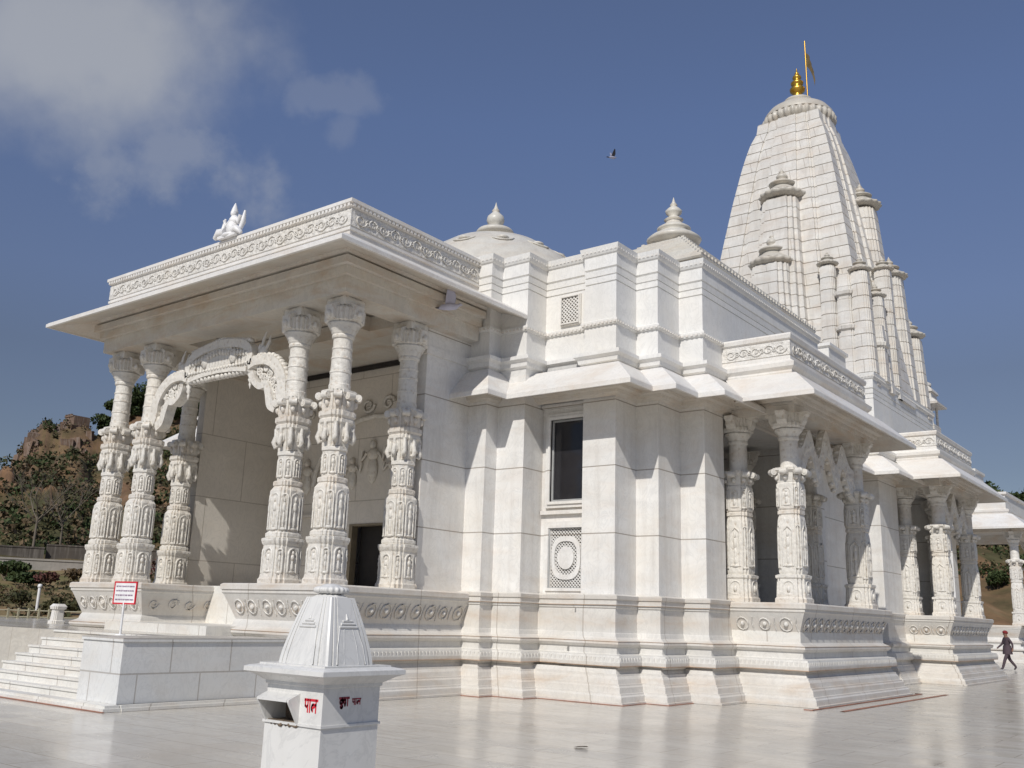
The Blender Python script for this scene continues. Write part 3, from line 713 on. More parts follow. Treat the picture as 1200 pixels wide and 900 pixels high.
# side walls and back wall of the vestibule
mb = MB()
mb.box(-15.35, -15.05, 16.15, 17.76, 2.25, 8.9); mb.box(-15.32, -15.07, 17.76, 19.2, 2.2, 8.9); mb.box(-15.37, -15.03, 16.12, 17.755, 2.25, 2.35); mb.box(-15.38, -15.02, 16.1, 17.75, 7.75, 7.95)
mb.build('porch_side_wall', M_WALL, temple)
mb = MB(); mb.box(-24.0, -23.7, 16.15, 19.2, 2.25, 8.9)
mb.build('porch_side_wall', M_INT, temple)
mb = MB(); mb.box(-23.7, -20.35, 19.0, 19.3, 2.0, 8.9); mb.box(-18.75, -15.32, 19.0, 19.3, 2.0, 8.9); mb.box(-20.35, -18.75, 19.0, 19.3, 4.15, 8.9)
bw = mb.build('back_wall', M_INT, temple)
mb = MB()     # relief panels flanking and above the door
for cx in (-17.1, -22.0):
    mb.box(cx - 1.3, cx + 1.3, 18.9, 18.995, 4.4, 4.48); mb.box(cx - 1.3, cx - 1.2, 18.9, 18.995, 4.48, 7.2); mb.box(cx + 1.2, cx + 1.3, 18.9, 18.995, 4.48, 7.2)
for cx, cz, s_ in [(-19.55, 5.9, .8), (-18.75, 5.6, .6), (-20.35, 5.6, .6), (-18.1, 5.5, .5), (-21.0, 5.5, .5), (-16.7, 5.6, .7), (-22.3, 5.6, .7)]:
    mb.ell((cx, 18.98, cz - .3 * s_), (.26 * s_, .10, .5 * s_)); mb.ell((cx, 18.96, cz + .25 * s_), (.3 * s_, .12, .22 * s_)); mb.ell((cx, 18.95, cz + .6 * s_), (.14 * s_, .12, .18 * s_))
    mb.tube([(cx + .28 * s_, 18.93, cz + .3 * s_), (cx + .55 * s_, 18.93, cz), (cx + .62 * s_, 18.93, cz + .5 * s_)], .06 * s_, n=6)
    mb.tube([(cx - .28 * s_, 18.93, cz + .3 * s_), (cx - .55 * s_, 18.93, cz), (cx - .5 * s_, 18.93, cz + .4 * s_)], .06 * s_, n=6)
rosettes(mb, (-23.5, 18.98), (-15.5, 18.98), 7.55, .26, .06, (0, -1), .75, kind=0)
mb.tube([(-19.55 + 2.4 * math.cos(a), 18.93, 5.3 + 1.9 * math.sin(a)) for a in [PI * i / 14 for i in range(15)]], .08, n=6)
mb.build('relief', M_CARV, bw)
mb = MB(); mb.box(-23.7, -15.4, 18.93, 18.998, 8.62, 8.76); mb.build('painted_gap_shade', M_DARK, bw)  # dark strip painted as the shade of a gap atop the wall
mb = MB(); mb.box(-20.35, -20.22, 18.98, 19.2, 1.4, 4.15); mb.box(-18.83, -18.75, 18.98, 19.2, 1.4, 4.15); mb.box(-20.22, -18.83, 18.98, 19.2, 4.09, 4.15)
d = mb.build('door_frame', M_WOOD, temple)
mb = MB(); mb.box(-20.3, -18.8, 19.4, 22.5, 1.4, 4.3); mb.build('painted_hall_shade', M_DARK, d)  # solid block behind the door, the hall's darkness is its colour

# roof: beams, soffit, eave, parapet
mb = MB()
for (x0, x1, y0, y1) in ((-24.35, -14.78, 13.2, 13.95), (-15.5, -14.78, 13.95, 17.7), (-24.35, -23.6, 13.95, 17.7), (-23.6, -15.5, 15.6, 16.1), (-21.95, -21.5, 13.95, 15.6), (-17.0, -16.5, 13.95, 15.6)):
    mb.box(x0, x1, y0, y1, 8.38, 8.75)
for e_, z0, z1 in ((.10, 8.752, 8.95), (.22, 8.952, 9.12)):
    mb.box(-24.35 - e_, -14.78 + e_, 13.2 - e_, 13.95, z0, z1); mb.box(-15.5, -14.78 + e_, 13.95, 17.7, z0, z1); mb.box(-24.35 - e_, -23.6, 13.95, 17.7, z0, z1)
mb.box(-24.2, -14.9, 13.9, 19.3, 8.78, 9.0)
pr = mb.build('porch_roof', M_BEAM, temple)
mb = MB()
pin = [(-24.5, 18.6), (-24.5, 13.35), (-14.95, 13.35), (-14.95, 18.2)]
pout = [(-25.25, 18.6), (-25.25, 11.98), (-13.65, 11.98), (-13.65, 18.19)]
eave(mb, pin, pout, 9.68, 8.93, 9.25, th=.10)
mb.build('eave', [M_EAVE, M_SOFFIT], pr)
mb = MB(); ppath = [(-24.55, 18.6), (-24.55, 13.3), (-14.9, 13.3), (-14.9, 17.76)]
sweep(mb, ppath, [(0, 9.6), (0, 9.85), (.03, 9.86), (.03, 9.92), (0, 9.93), (0, 10.38), (.05, 10.41), (.05, 10.46), (.10, 10.48), (.10, 10.56), (.06, 10.58), (-.35, 10.58), (-.35, 9.7)])
teeth(mb, offset(ppath, .048), 0, .04, 10.40, 10.475, .12, .07)
pp = mb.build('parapet', M_EAVE, pr)
mb = MB(); sweep(mb, ppath, [(.002, 9.96), (.022, 9.97), (.022, 10.35), (.002, 10.36)])
for i in range(3):
    a, b = Vector(ppath[i]), Vector(ppath[i + 1]); t = (b - a).normalized(); nn = Vector((t.y, -t.x))
    rosettes(mb, a + t * .1 + nn * .03, b - t * .05 + nn * .03, 10.155, .165, .019, nn, .34, kind=0)
    rosettes(mb, a + t * .28 + nn * .03, b - t * .2 + nn * .03, 10.155, .06, .018, nn, .34, kind=1)
mb.build('frieze', M_CARV2, pp)
mb = MB(); mb.box(-24.2, -15.25, 13.65, 18.8, 10.0, 10.3); mb.build('roof_deck', M_CREAM, pr)
# columns
col = column_tall(); col.parent = temple; col.location = (-15.25, 13.66, 2.25)
for x, y in ((-16.68, 13.66), (-22.35, 13.66), (-23.85, 13.66), (-15.25, 15.75), (-23.85, 15.75)):
    c = copy_tree(col, temple); c.location = (x, y, 2.25)
# torana arch
mb = MB(); F = lambda u, q, d: (u, d, q)
def curve(pts, n=6):
    out = []
    for i in range(len(pts) - 1):
        p0 = pts[max(i - 1, 0)]; p1 = pts[i]; p2 = pts[i + 1]; p3 = pts[min(i + 2, len(pts) - 1)]
        for k in range(n):
            t = k / n
            out.append(tuple(.5 * ((2 * p1[j]) + (-p0[j] + p2[j]) * t + (2 * p0[j] - 5 * p1[j] + 4 * p2[j] - p3[j]) * t * t + (-p0[j] + 3 * p1[j] - 3 * p2[j] + p3[j]) * t ** 3) for j in (0, 1)))
    out.append(pts[-1]); return out
def bandplate(mb, line, w, ya, yb, taper=None):
    line = curve(line); n = len(line); A = []; B = []
    for i, p in enumerate(line):
        q0 = line[max(i - 1, 0)]; q1 = line[min(i + 1, n - 1)]; dx, dz = q1[0] - q0[0], q1[1] - q0[1]; L = math.hypot(dx, dz) or 1
        ww = w if not taper else w * (taper[0] + (taper[1] - taper[0]) * i / n)
        A.append((p[0] - dz / L * ww, p[1] + dx / L * ww)); B.append((p[0] + dz / L * ww, p[1] - dx / L * ww))
    rr = [[(a[0], ya, a[1]), (b[0], ya, b[1]), (b[0], yb, b[1]), (a[0], yb, a[1])] for a, b in zip(A, B)]
    mb.rings(rr)
ya, yb = 13.48, 13.74
for sgn in (1, -1):
    mx = lambda pts: [(p[0] if sgn == 1 else -39 - p[0], p[1]) for p in pts]
    # half of the centre arch, mirrored about x=-19.5
    bandplate(mb, mx([(-18.30, 7.30), (-18.28, 7.62), (-18.5, 7.82), (-18.95, 7.93), (-19.5, 7.98)]), .10, ya, yb)
    bandplate(mb, mx([(-18.35, 7.20), (-18.9, 7.27), (-19.5, 7.30)]), .055, ya, yb)
    for k in range(10):
        x = -18.38 - k * .118; X = mx([(x, 0)])[0][0]; tz = 7.72 + .019 * k
        if k in (2, 3, 4, 5): mb.tube([(X, ya + .1, 7.30), (X, ya + .1, tz + .06)], .046, n=6)
        else: mb.box(X - .062, X + .062, ya + .03, yb - .03, 7.27, tz + .08)
        mb.ell((X, ya + .02, tz - .12), (.05, .05, .08)); mb.ell((X, ya + .1, tz + .21), (.075, .10, .07)); mb.ell((X, ya + .01, 7.36), (.05, .04, .05))
    mb.ell((mx([(-18.27, 0)])[0][0], ya + .12, 7.42), (.15, .14, .22)); mb.ell((mx([(-18.12, 0)])[0][0], ya + .12, 7.34), (.15, .13, .16))
    for k in range(8):
        x = -18.42 - k * .15; mb.ell((mx([(x, 0)])[0][0], ya + .1, 7.17), (.07, .10, .08))
    mb.ell((mx([(-18.95, 0)])[0][0], ya + .08, 7.62), (.16, .12, .20))
    # side loop
    bandplate(mb, mx([(-18.30, 7.28), (-18.0, 7.37), (-17.55, 7.32), (-17.2, 7.08), (-17.02, 6.75), (-17.0, 6.45), (-16.9, 6.25)]), .11, ya, yb, (1, 1.5))
    bandplate(mb, mx([(-18.12, 7.12), (-18.04, 6.88), (-17.80, 6.72), (-17.58, 6.74), (-17.46, 6.52), (-17.36, 6.25), (-17.15, 6.14)]), .055, ya, yb, (1, 2.2))
    for px, pz, r in ((-17.93, 7.1, .09), (-17.75, 6.92, .10), (-17.55, 6.98, .09), (-17.42, 6.8, .09), (-17.7, 7.15, .07), (-17.3, 6.6, .10), (-17.2, 6.4, .11), (-17.62, 6.84, .06), (-17.85, 6.98, .06), (-17.5, 7.12, .07), (-17.32, 6.92, .07), (-17.36, 6.48, .07), (-17.98, 7.22, .06)):
        p = mx([(px, pz)])[0]
        mb.tube([(p[0] + r * math.cos(a * PI / 4), ya + .1, p[1] + r * math.sin(a * PI / 4)) for a in range(9)], .03, n=5)
        mb.tube([(p[0] - r, ya + .1, p[1]), (p[0] + r, ya + .1, p[1])], .022, n=4); mb.tube([(p[0], ya + .1, p[1] - r), (p[0], ya + .1, p[1] + r)], .022, n=4)
    x = mx([(-18.28, 0)])[0][0]
    mb.lathe([(.10, 7.28), (.11, 7.15), (.06, 7.12), (.09, 7.08), (.05, 7.0), (.07, 6.95), (.03, 6.88), (.04, 6.84), (.01, 6.74)], (x, ya + .12, 0), n=10)
    for q in curve(mx([(-18.0, 7.50), (-17.5, 7.44), (-17.1, 7.15), (-16.9, 6.75)]), 4): mb.ell((q[0], ya + .12, q[1]), (.07, .10, .07))
    # crest figure above the loop
    x = mx([(-17.9, 0)])[0][0]
    mb.ell((x, ya + .12, 7.58), (.17, .09, .16)); mb.tube([(x - .05, ya + .12, 7.7), (x - .02, ya + .12, 7.88), (x + .06, ya + .12, 8.06)], [.05, .04, .015], n=6); mb.tube([(x + .1, ya + .12, 7.62), (x + .2, ya + .12, 7.8), (x + .22, ya + .12, 7.95)], [.05, .04, .012], n=6); mb.ell((x - .12, ya + .12, 7.7), (.06, .06, .1))
    # elephant-like haunch resting on the column crown
    x = mx([(-17.0, 0)])[0][0]; mb.ell((x, ya + .13, 6.32), (.22, .14, .24)); mb.ell((x - .18 * sgn, ya + .13, 6.2), (.14, .11, .12))
mb.build('arch', M_CARV, temple)

# --- side porches
def side_porch(X0, Y0, Y1, wallx, ez=6.88, sc_=1.0):
    """open porch on the +X side; returns nothing, adds parts to the temple"""
    seat([(wallx, Y0), (X0, Y0), (X0, Y1), (wallx, Y1)], kinds=(1, 1))
    mb = MB(); mb.box(wallx - 2.5, X0 + .1, Y0 - .1, Y1 + .1, .3, 2.251 if False else 1.6)
    mb.box(wallx - .1, X0 - .6, Y0 + .6, Y1 - .6, 1.5, 1.62); mb.build('porch_floor', M_STAIR, temple)
    mb = MB()
    a, b = Y0 + .05, Y1 - .05
    for e_, z0, z1 in ((0, 6.78, 6.98), (.08, 6.982, 7.15), (.16, 7.152, 7.3)):
        mb.box(wallx, X0 + .1 + e_, a - e_, a + .62, z0, z1); mb.box(wallx, X0 + .1 + e_, b - .62, b + e_, z0, z1); mb.box(X0 - .52, X0 + .1 + e_, a + .62, b - .62, z0, z1)
    mb.box(wallx - .05, X0 - .1, a + .3, b - .3, 7.1, 7.25)
    pr = mb.build('porch_roof', M_BEAM, temple)
    mb = MB()
    i_ = [(wallx - .3, Y0 - .1), (X0 + .1, Y0 - .1), (X0 + .1, Y1 + .1), (wallx - .3, Y1 + .1)]
    o_ = [(wallx - .3, Y0 - 1.3), (X0 + 1.1, Y0 - 1.3), (X0 + 1.1, Y1 + 1.0), (wallx - .3, Y1 + 1.0)]
    i_ = [(-9.6, Y0 - .1)] + i_[1:]; o_ = [(-9.1, Y0 - 1.3)] + o_[1:]
    i_[0] = (wallx - .02, Y0 - .1); o_[0] = (wallx + .85, Y0 - 1.3)
    eave(mb, i_, o_, 7.74, ez - .03, 7.25, th=.11)
    mb.build('eave', [M_EAVE, M_SOFFIT], pr)
    mb = MB(); q = [(wallx, Y0 - .15), (X0 + .12, Y0 - .15), (X0 + .12, Y1 - .4), (wallx, Y1 - .4)]
    sweep(mb, q, [(.0, 7.6), (.06, 7.74), (.06, 7.78), (.14, 7.86), (.16, 7.96), (.10, 8.0), (.02, 8.06), (.02, 8.14), (0, 8.15), (0, 8.56), (.05, 8.59), (.07, 8.68), (.06, 8.72), (-.3, 8.72), (-.3, 7.7)])
    pp = mb.build('parapet', M_EAVE, pr)
    mb = MB(); sweep(mb, q, [(.002, 8.17), (.022, 8.18), (.022, 8.53), (.002, 8.54)])
    for i in range(2):
        a_, b_ = Vector(q[i]), Vector(q[i + 1]); t = (b_ - a_).normalized(); nn = Vector((t.y, -t.x))
        rosettes(mb, a_ + t * .08 + nn * .03, b_ - t * .05 + nn * .03, 8.35, .15, .019, nn, .32, kind=0)
        rosettes(mb, a_ + t * .25 + nn * .03, b_ - t * .2 + nn * .03, 8.35, .055, .018, nn, .32, kind=1)
    mb.build('frieze', M_CARV2, pp)
    mb = MB(); mb.box(wallx, X0 - .1, Y0 + .1, Y1 - .6, 8.2, 8.4); mb.build('roof_deck', M_CREAM, pr)
cs = column_short(); cs.parent = temple; cs.location = (-8.72, 22.42, 2.25)
for x, y in ((-10.05, 22.42), (-8.72, 27.25), (-10.05, 27.25), (-8.85, 36.75), (-10.0, 36.75), (-8.85, 40.9), (-10.0, 40.9), (-12.0, 27.1)):
    c = copy_tree(cs, temple); c.location = (x, y, 2.25)
side_porch(-8.55, 22.1, 28.0, -10.2)
side_porch(-8.68, 36.1, 41.6, -10.1)
mb = MB(); sweep(mb, [(-10.1, 41.4), (-8.5, 41.4), (-8.5, 43.0), (-10.1, 43.0)], [(0, 7.3), (0, 7.95), (.06, 8.0), (.06, 8.1), (-.6, 8.1)]); mb.build('low_parapet', M_EAVE, temple)
def zigzag(X, ys, zs, lo):
    a_ = curve(list(zip(ys, zs)), 4); b_ = curve(list(zip(ys, lo)), 4); ys = [p[0] for p in a_]; zs = [p[1] for p in a_]; lo = [p[1] for p in b_]
    mb = MB(); n = len(ys)
    rr = [[(X - .09, y, z), (X + .09, y, z), (X + .09, y, z2), (X - .09, y, z2)] for y, z, z2 in zip(ys, zs, lo)]
    mb.rings(rr)
    for y, z, z2 in zip(ys, zs, lo):
        mb.ell((X + .05, y, (z + z2) / 2 + .12 * math.sin(y * 9)), (.08, .07, .13)); mb.ell((X, y, z2 - .01), (.08, .06, .07))
    for i in range(n - 1):
        for k in (.5,):
            y = ys[i] + (ys[i + 1] - ys[i]) * k; z = zs[i] + (zs[i + 1] - zs[i]) * k; z2 = lo[i] + (lo[i + 1] - lo[i]) * k
            mb.ell((X, y, z), (.08, .05, .05))
    return mb.build('arch', M_CARV, temple)
zigzag(-8.72, [22.75, 23.1, 23.64, 24.2, 24.83, 25.46, 26.02, 26.56, 26.95], [6.0, 6.1, 6.6, 5.95, 6.82, 5.95, 6.6, 6.1, 6.0], [5.2, 5.35, 5.95, 5.3, 6.1, 5.3, 5.95, 5.35, 5.2])
zigzag(-8.85, [37.05, 37.5, 38.1, 38.82, 39.5, 40.1, 40.6], [6.0, 6.5, 5.95, 6.8, 5.95, 6.5, 6.0], [5.2, 5.9, 5.3, 6.1, 5.3, 5.9, 5.2])
mb = MB()
sweep(mb, [(-8.0, 20.9), (-7.85, 20.9), (-7.85, 29.2), (-8.0, 29.2)], [(.0, .004), (.05, .004), (.05, .02), (0, .02)])
sweep(mb, [(-7.3, 21.2), (-7.3, 29.8)], [(-.05, .004), (-.05, .012), (.05, .012), (.05, .004)])
mb.build('plinth_kerb', M_RUST, temple)

# --- dome over the hall
mb = MB()
prof = [(4.6, 10.4), (4.6, 10.62), (4.35, 10.75), (4.1, 11.2), (3.75, 11.9), (3.3, 12.6), (2.75, 13.2), (2.2, 13.62), (1.7, 13.95), (1.1, 14.2), (.7, 14.32), (.42, 14.40)]
mb.lathe(prof, (-19.5, 24.0, 0), n=48)
for k, (r, z) in enumerate(((3.5, 12.26), (2.35, 13.46), (4.0, 11.3))):
    for j in range(12 if k < 2 else 8):
        a = 2 * PI * (j + .5 * (k % 2)) / (12 if k < 2 else 8)
        mb.ell((-19.5 + r * math.cos(a), 24 + r * math.sin(a), z), (.22, .22, .09), None, 10, 5)
        mb.tube([(-19.5 + (r + .0) * math.cos(a) + .36 * math.cos(b), 24 + r * math.sin(a) + .36 * math.sin(b), z + .0 + .02 - (math.cos(b - a)) * .2) for b in [2 * PI * i / 10 for i in range(11)]], .028, n=5)
dm = mb.build('dome', M_CREAM, temple)
mb = MB(); mb.lathe([(.42, 14.38), (.45, 14.44), (.62, 14.50), (.66, 14.58), (.60, 14.66), (.36, 14.70), (.20, 14.74), (.18, 14.82), (.27, 14.92), (.31, 15.04), (.28, 15.18), (.16, 15.30), (.10, 15.36), (.14, 15.40), (.07, 15.50), (.03, 15.62), (.01, 15.72)], (-19.5, 24, 0), n=24)
mb.build('finial', M_CREAM, dm)
def rectr(hx, hy): return [(hx, -hy), (hx, hy), (-hx, hy), (-hx, -hy)]
# --- stepped roof over the right wing
mb = MB(); cx, cy = -13.05, 24.8; nt_ = 9
for i in range(nt_):
    t = i / (nt_ - 1); hx = lerp(2.86, .70, t); hy = lerp(4.0, .80, t); z = 10.74 + i * .25
    a_ = rectr(hx - .03, hy - .03); b_ = rectr(hx, hy); c_ = rectr(hx - .22, hy - .24)
    mb.rings([[(cx + x, cy + y, z + dz) for x, y in p] for p, dz in ((a_, 0), (b_, .03), (b_, .10), (a_, .125), (c_, .16), (c_, .26))])
    for sx in (1, -1):
        k = max(3, int(hy * 2 / .2))
        for j in range(k):
            y = cy - hy + (j + .5) * 2 * hy / k; mb.box(cx + sx * (hx - .03) - .05, cx + sx * (hx - .03) + .05, y - .05, y + .05, z + .10, z + .17)
sr = mb.build('stepped_roof', M_CREAM, temple)
mb = MB(); mb.lathe([(.60, 12.90), (.62, 13.0), (.80, 13.06), (.84, 13.14), (.70, 13.26), (.52, 13.36), (.44, 13.42), (.50, 13.46), (.52, 13.52), (.40, 13.60), (.27, 13.68), (.22, 13.78), (.30, 13.82), (.22, 13.88), (.13, 13.94), (.24, 14.04), (.26, 14.12), (.16, 14.22), (.08, 14.28), (.12, 14.32), (.05, 14.42), (.01, 14.58)], (cx, cy, 0), n=24)
mb.build('finial', M_CREAM, sr)

# --- the tower
TX, TY = -13.88, 38.3
def tower_hw(z): return -.11 + interp(z, [(10.3, 3.66), (12, 3.40), (14.6, 3.06), (16, 2.86), (17.5, 2.62), (19.4, 2.30), (21.05, 1.98), (22.0, 1.76), (22.6, 1.58), (22.9, 1.42)])
RAT = [(1, .0), (1.10, .0)]
def ratha_poly(h, b=.26):
    # quarter side half-profile: corner block, intermediate, centre offset
    s = []
    q = [(h + b, .30 * h), (h + b * .55, .30 * h), (h + b * .55, .56 * h), (h + .06, .56 * h), (h + .06, .60 * h), (h, .60 * h), (h, .66 * h), (h + .05, .66 * h), (h + .05, h + .05)]
    q2 = [(y, x) for x, y in reversed(q[:-1])]
    side = q + q2
    for i in range(4):
        c, s_ = [(1, 0), (0, 1), (-1, 0), (0, -1)][i]
        s += [(x * c - y * s_, x * s_ + y * c) for x, y in side]
    return s
mb = MB(); rr = []; z = 10.3; k = 0
while z < 22.9:
    h = tower_hw(z); b = lerp(.34, .16, (z - 10) / 13)
    for dz, ins in ((0, 0), (.455, 0), (.46, .025), (.495, .025)):
        h = tower_hw(min(z + dz, 22.9)) - ins
        rr.append([(TX + x, TY + y, z + dz) for x, y in ratha_poly(h, b)])
    z += .5
mb.rings(rr)
tw = mb.build('tower', M_TOWER, temple)
mb = MB(); mb.lathe([(1.15, 22.8), (1.15, 23.25), (1.3, 23.3)], (TX, TY, 0), n=24)
ribs = 32; rr = []
for r, z in ((1.15, 23.15), (1.42, 23.22), (1.54, 23.40), (1.57, 23.56), (1.50, 23.70), (1.38, 23.78)):
    rr.append([(TX + r * (1 + .035 * math.cos(ribs * 2 * PI * j / 192)) * math.cos(2 * PI * j / 192), TY + r * (1 + .035 * math.cos(ribs * 2 * PI * j / 192)) * math.sin(2 * PI * j / 192), z) for j in range(192)])
mb.rings(rr, smooth=True)
mb.lathe([(1.50, 23.72), (1.49, 23.84), (1.30, 24.10), (.95, 24.34), (.62, 24.46), (.60, 24.52), (.66, 24.58), (.60, 24.68), (.35, 24.78), (.2, 24.84)], (TX, TY, 0), n=40)
mb.build('amalaka', M_DISC, tw)
mb = MB(); mb.lathe([(.16, 24.8), (.26, 24.88), (.20, 24.96), (.19, 25.04), (.32, 25.16), (.34, 25.28), (.24, 25.40), (.17, 25.44), (.27, 25.52), (.28, 25.60), (.16, 25.72), (.13, 25.78), (.20, 25.84), (.18, 25.92), (.09, 26.0), (.10, 26.06), (.04, 26.16), (.015, 26.32)], (TX, TY, 0), n=20)
mb.build('gold_finial', M_GOLD, tw)
def spirelet(dx, dy, z_eave, r, zbot, grow, disc=None, lean=0.0, name='spirelet'):
    """a half engaged miniature spire: its body leans out with the tower's face"""
    mb = MB(); c = (TX + dx, TY + dy, 0); L_ = math.hypot(dx, dy) or 1
    zbot = 10.3; H = z_eave - zbot; k = int(H / .5) + 1; rr_ = []
    def ring(z, ins):
        t = (z_eave - z) / H; h = r * (1 + grow * t ** 1.1) - ins; sh = (tower_hw(z) - tower_hw(z_eave)) * lean
        cx_, cy_ = c[0] + dx / L_ * sh, c[1] + dy / L_ * sh
        return [(cx_ + px * h, cy_ + py * h, z) for px, py in (ST2 if r > .6 else ST1)]
    for i in range(k):
        za = zbot + .5 * i; zb = min(za + .5, z_eave)
        if zb - za < .1: continue
        rr_ += [ring(za, 0), ring(zb - .045, 0), ring(zb - .04, .02), ring(zb - .005, .02)]
    mb.rings(rr_)
    s = mb.build(name, M_TOWER, tw)
    d = disc or r * 1.28
    mb = MB(); rr_ = []; nb = 64
    for rad, z in ((d * .72, 0), (d * .95, .10 * r), (d * 1.02, .22 * r), (d, .32 * r), (d * .86, .40 * r)):
        rr_.append([(c[0] + rad * (1 + .05 * math.cos(16 * 2 * PI * j / nb)) * math.cos(2 * PI * j / nb), c[1] + rad * (1 + .05 * math.cos(16 * 2 * PI * j / nb)) * math.sin(2 * PI * j / nb), z_eave + z) for j in range(nb)])
    mb.rings(rr_, smooth=True)
    q = r
    mb.lathe([(d * .9, .38 * q), (d * .80, .50 * q), (d * .55, .72 * q), (d * .42, .86 * q), (d * .40, .95 * q), (d * .58, 1.0 * q), (d * .60, 1.08 * q), (d * .48, 1.18 * q), (d * .24, 1.28 * q), (d * .15, 1.34 * q), (d * .24, 1.45 * q), (d * .26, 1.58 * q), (d * .18, 1.72 * q), (d * .08, 1.80 * q), (d * .13, 1.86 * q), (d * .05, 2.0 * q), (.01, 2.15 * q)], (c[0], c[1], z_eave), n=20)
    mb.build('amalaka', M_DISC, s)
    return s
# front face, then the right face, then the corner turrets
spirelet(.05, -2.40, 18.9, .70, 10.45, 1.05, .92, .55)
spirelet(-.1, -3.35, 15.65, .72, 10.45, .75, .90, .3)
spirelet(2.42, .2, 18.9, .56, 10.45, .35, .80, .45)
spirelet(2.95, 1.9, 16.2, .48, 10.45, .40, .70, .22)
spirelet(3.22, 3.3, 13.9, .44, 10.45, .30, .62, .12)
spirelet(3.45, -.9, 15.6, .30, 10.45, .2, .42, .1)
spirelet(2.08, -3.3, 15.35, .27, 10.45, .35, .40, .3)
spirelet(3.30, -3.35, 14.85, .30, 10.45, .30, .42, .3)
spirelet(3.40, -1.9, 14.2, .28, 10.45, .30, .40, .3)
spirelet(-3.3, -3.3, 14.85, .30, 10.45, .30, .42, .3)
# mouldings on the tower's corner pilasters
mb = MB()
for ox, oy, z in ((2.75, -3.35, 13.9), (2.8, -3.45, 12.5), (3.6, -2.7, 11.9)):
    mb = MB(); mb.plan([(10.6, .34), (z, .30), (z + .06, .38), (z + .18, .40), (z + .24, .30), (z + .9, .24)], (TX + ox, TY + oy, 0), poly=ST2)
    mb.build('tower_pilaster', M_TOWER, tw)
# small pillared kiosk at the outer foot of the tower
mb = MB(); kx, ky = -10.75, 43.35
mb.box(kx - .55, kx + .55, ky - .55, ky + .55, 9.0, 10.35)
for sx in (1, -1):
    for sy in (1, -1): mb.lathe([(.07, 10.35), (.055, 10.45), (.055, 11.15), (.08, 11.25)], (kx + sx * .45, ky + sy * .45, 0), n=8)
mb.plan([(11.2, .80), (11.28, .80), (11.50, .55), (11.52, .50), (11.75, .48), (11.8, .56), (11.9, .54), (12.15, .32)], (kx, ky, 0), poly=SQ)
mb.lathe([(.4, 12.15), (.42, 12.25), (.2, 12.4), (.1, 12.45), (.14, 12.55), (.02, 12.8)], (kx, ky, 0), n=14)
mb.build('kiosk', M_TOWER, tw)
# ------------------------------------------------------------------ flag
fl = tag(empty('flag', (TX + .42, TY + .1, 24.5)), 'small drooping ochre flag on a thin pole beside the gilded finial', 'flag')
mb = MB(); mb.tube([(0, 0, 0), (-.03, 0, 3.15)], .026, n=8); mb.build('pole', M_GOLD, fl)
mb = MB(); n = 7
rows = [[(-.03 + .02, 0, 2.55 - .12 * j) if i == 0 else (i * .062, .07 * math.sin(i * 1.3 + j * .5), 2.55 - .12 * j - i * i * .028 - i * .02) for i in range(n)] for j in range(7)]
rows2 = [[(x, y + .012, z) for x, y, z in r] for r in rows]
for j in range(6):
    for i in range(n - 1):
        if i > j + 2: continue
        mb.add([rows[j][i], rows[j][i + 1], rows[j + 1][i + 1], rows[j + 1][i], rows2[j][i], rows2[j][i + 1], rows2[j + 1][i + 1], rows2[j + 1][i]], [(0, 1, 2, 3), (7, 6, 5, 4), (0, 4, 5, 1), (3, 2, 6, 7), (1, 5, 6, 2), (0, 3, 7, 4)])
mb.build('cloth', M_FLAG, fl)

# ------------------------------------------------------------------ statue on the porch parapet
st = MB(); Y = 13.28
st.ell((-19.5, Y, 10.66), (.42, .24, .10)); st.ell((-19.46, Y - .02, 10.86), (.21, .17, .26)); st.ell((-19.44, Y, 11.12), (.20, .13, .17))
st.ell((-19.46, Y - .02, 11.33), (.10, .10, .12)); st.lathe([(.10, 11.38), (.085, 11.46), (.05, 11.56), (.012, 11.66)], (-19.46, Y, 0), n=10)
st.tube([(-19.72, Y - .05, 10.78), (-20.0, Y - .1, 10.80), (-20.22, Y - .1, 10.68)], [.15, .13, .07], n=8)
st.tube([(-19.25, Y - .05, 10.76), (-19.0, Y - .14, 10.74), (-18.9, Y - .05, 10.64)], [.13, .11, .06], n=8)
st.tube([(-19.3, Y, 11.14), (-19.1, Y - .03, 10.98), (-19.03, Y - .06, 11.2)], [.075, .06, .05], n=8)
st.tube([(-19.6, Y, 11.14), (-19.82, Y - .03, 10.98), (-19.86, Y - .06, 11.18)], [.075, .06, .05], n=8)
st.tube([(-19.05, Y - .04, 10.72), (-18.94, Y, 11.0), (-18.93, Y + .02, 11.34)], [.05, .075, .03], n=7)
st.tube([(-19.9, Y - .02, 10.72), (-19.98, Y, 10.98), (-19.97, Y + .02, 11.28)], [.05, .07, .03], n=7)
st.box(-19.95, -19.02, Y - .18, Y + .2, 10.58, 10.66)
st.v = [(-19.5 + (x + 19.5) * .74 + .32, y, 10.58 + (z - 10.58) * .88) for x, y, z in st.v]
o = st.build('statue', M_WHITE); tag(o, 'white winged seated figure with a pointed crown on the porch parapet', 'statue')

# ------------------------------------------------------------------ litter bin in the foreground
BX, BY = -5.36, 4.87       # axis
lb = tag(empty('litter_bin', (BX, BY, 0)), 'white marble litter bin shaped like a temple spire in the foreground', 'litter bin')
mb = MB(); hb = .265; HX = .29
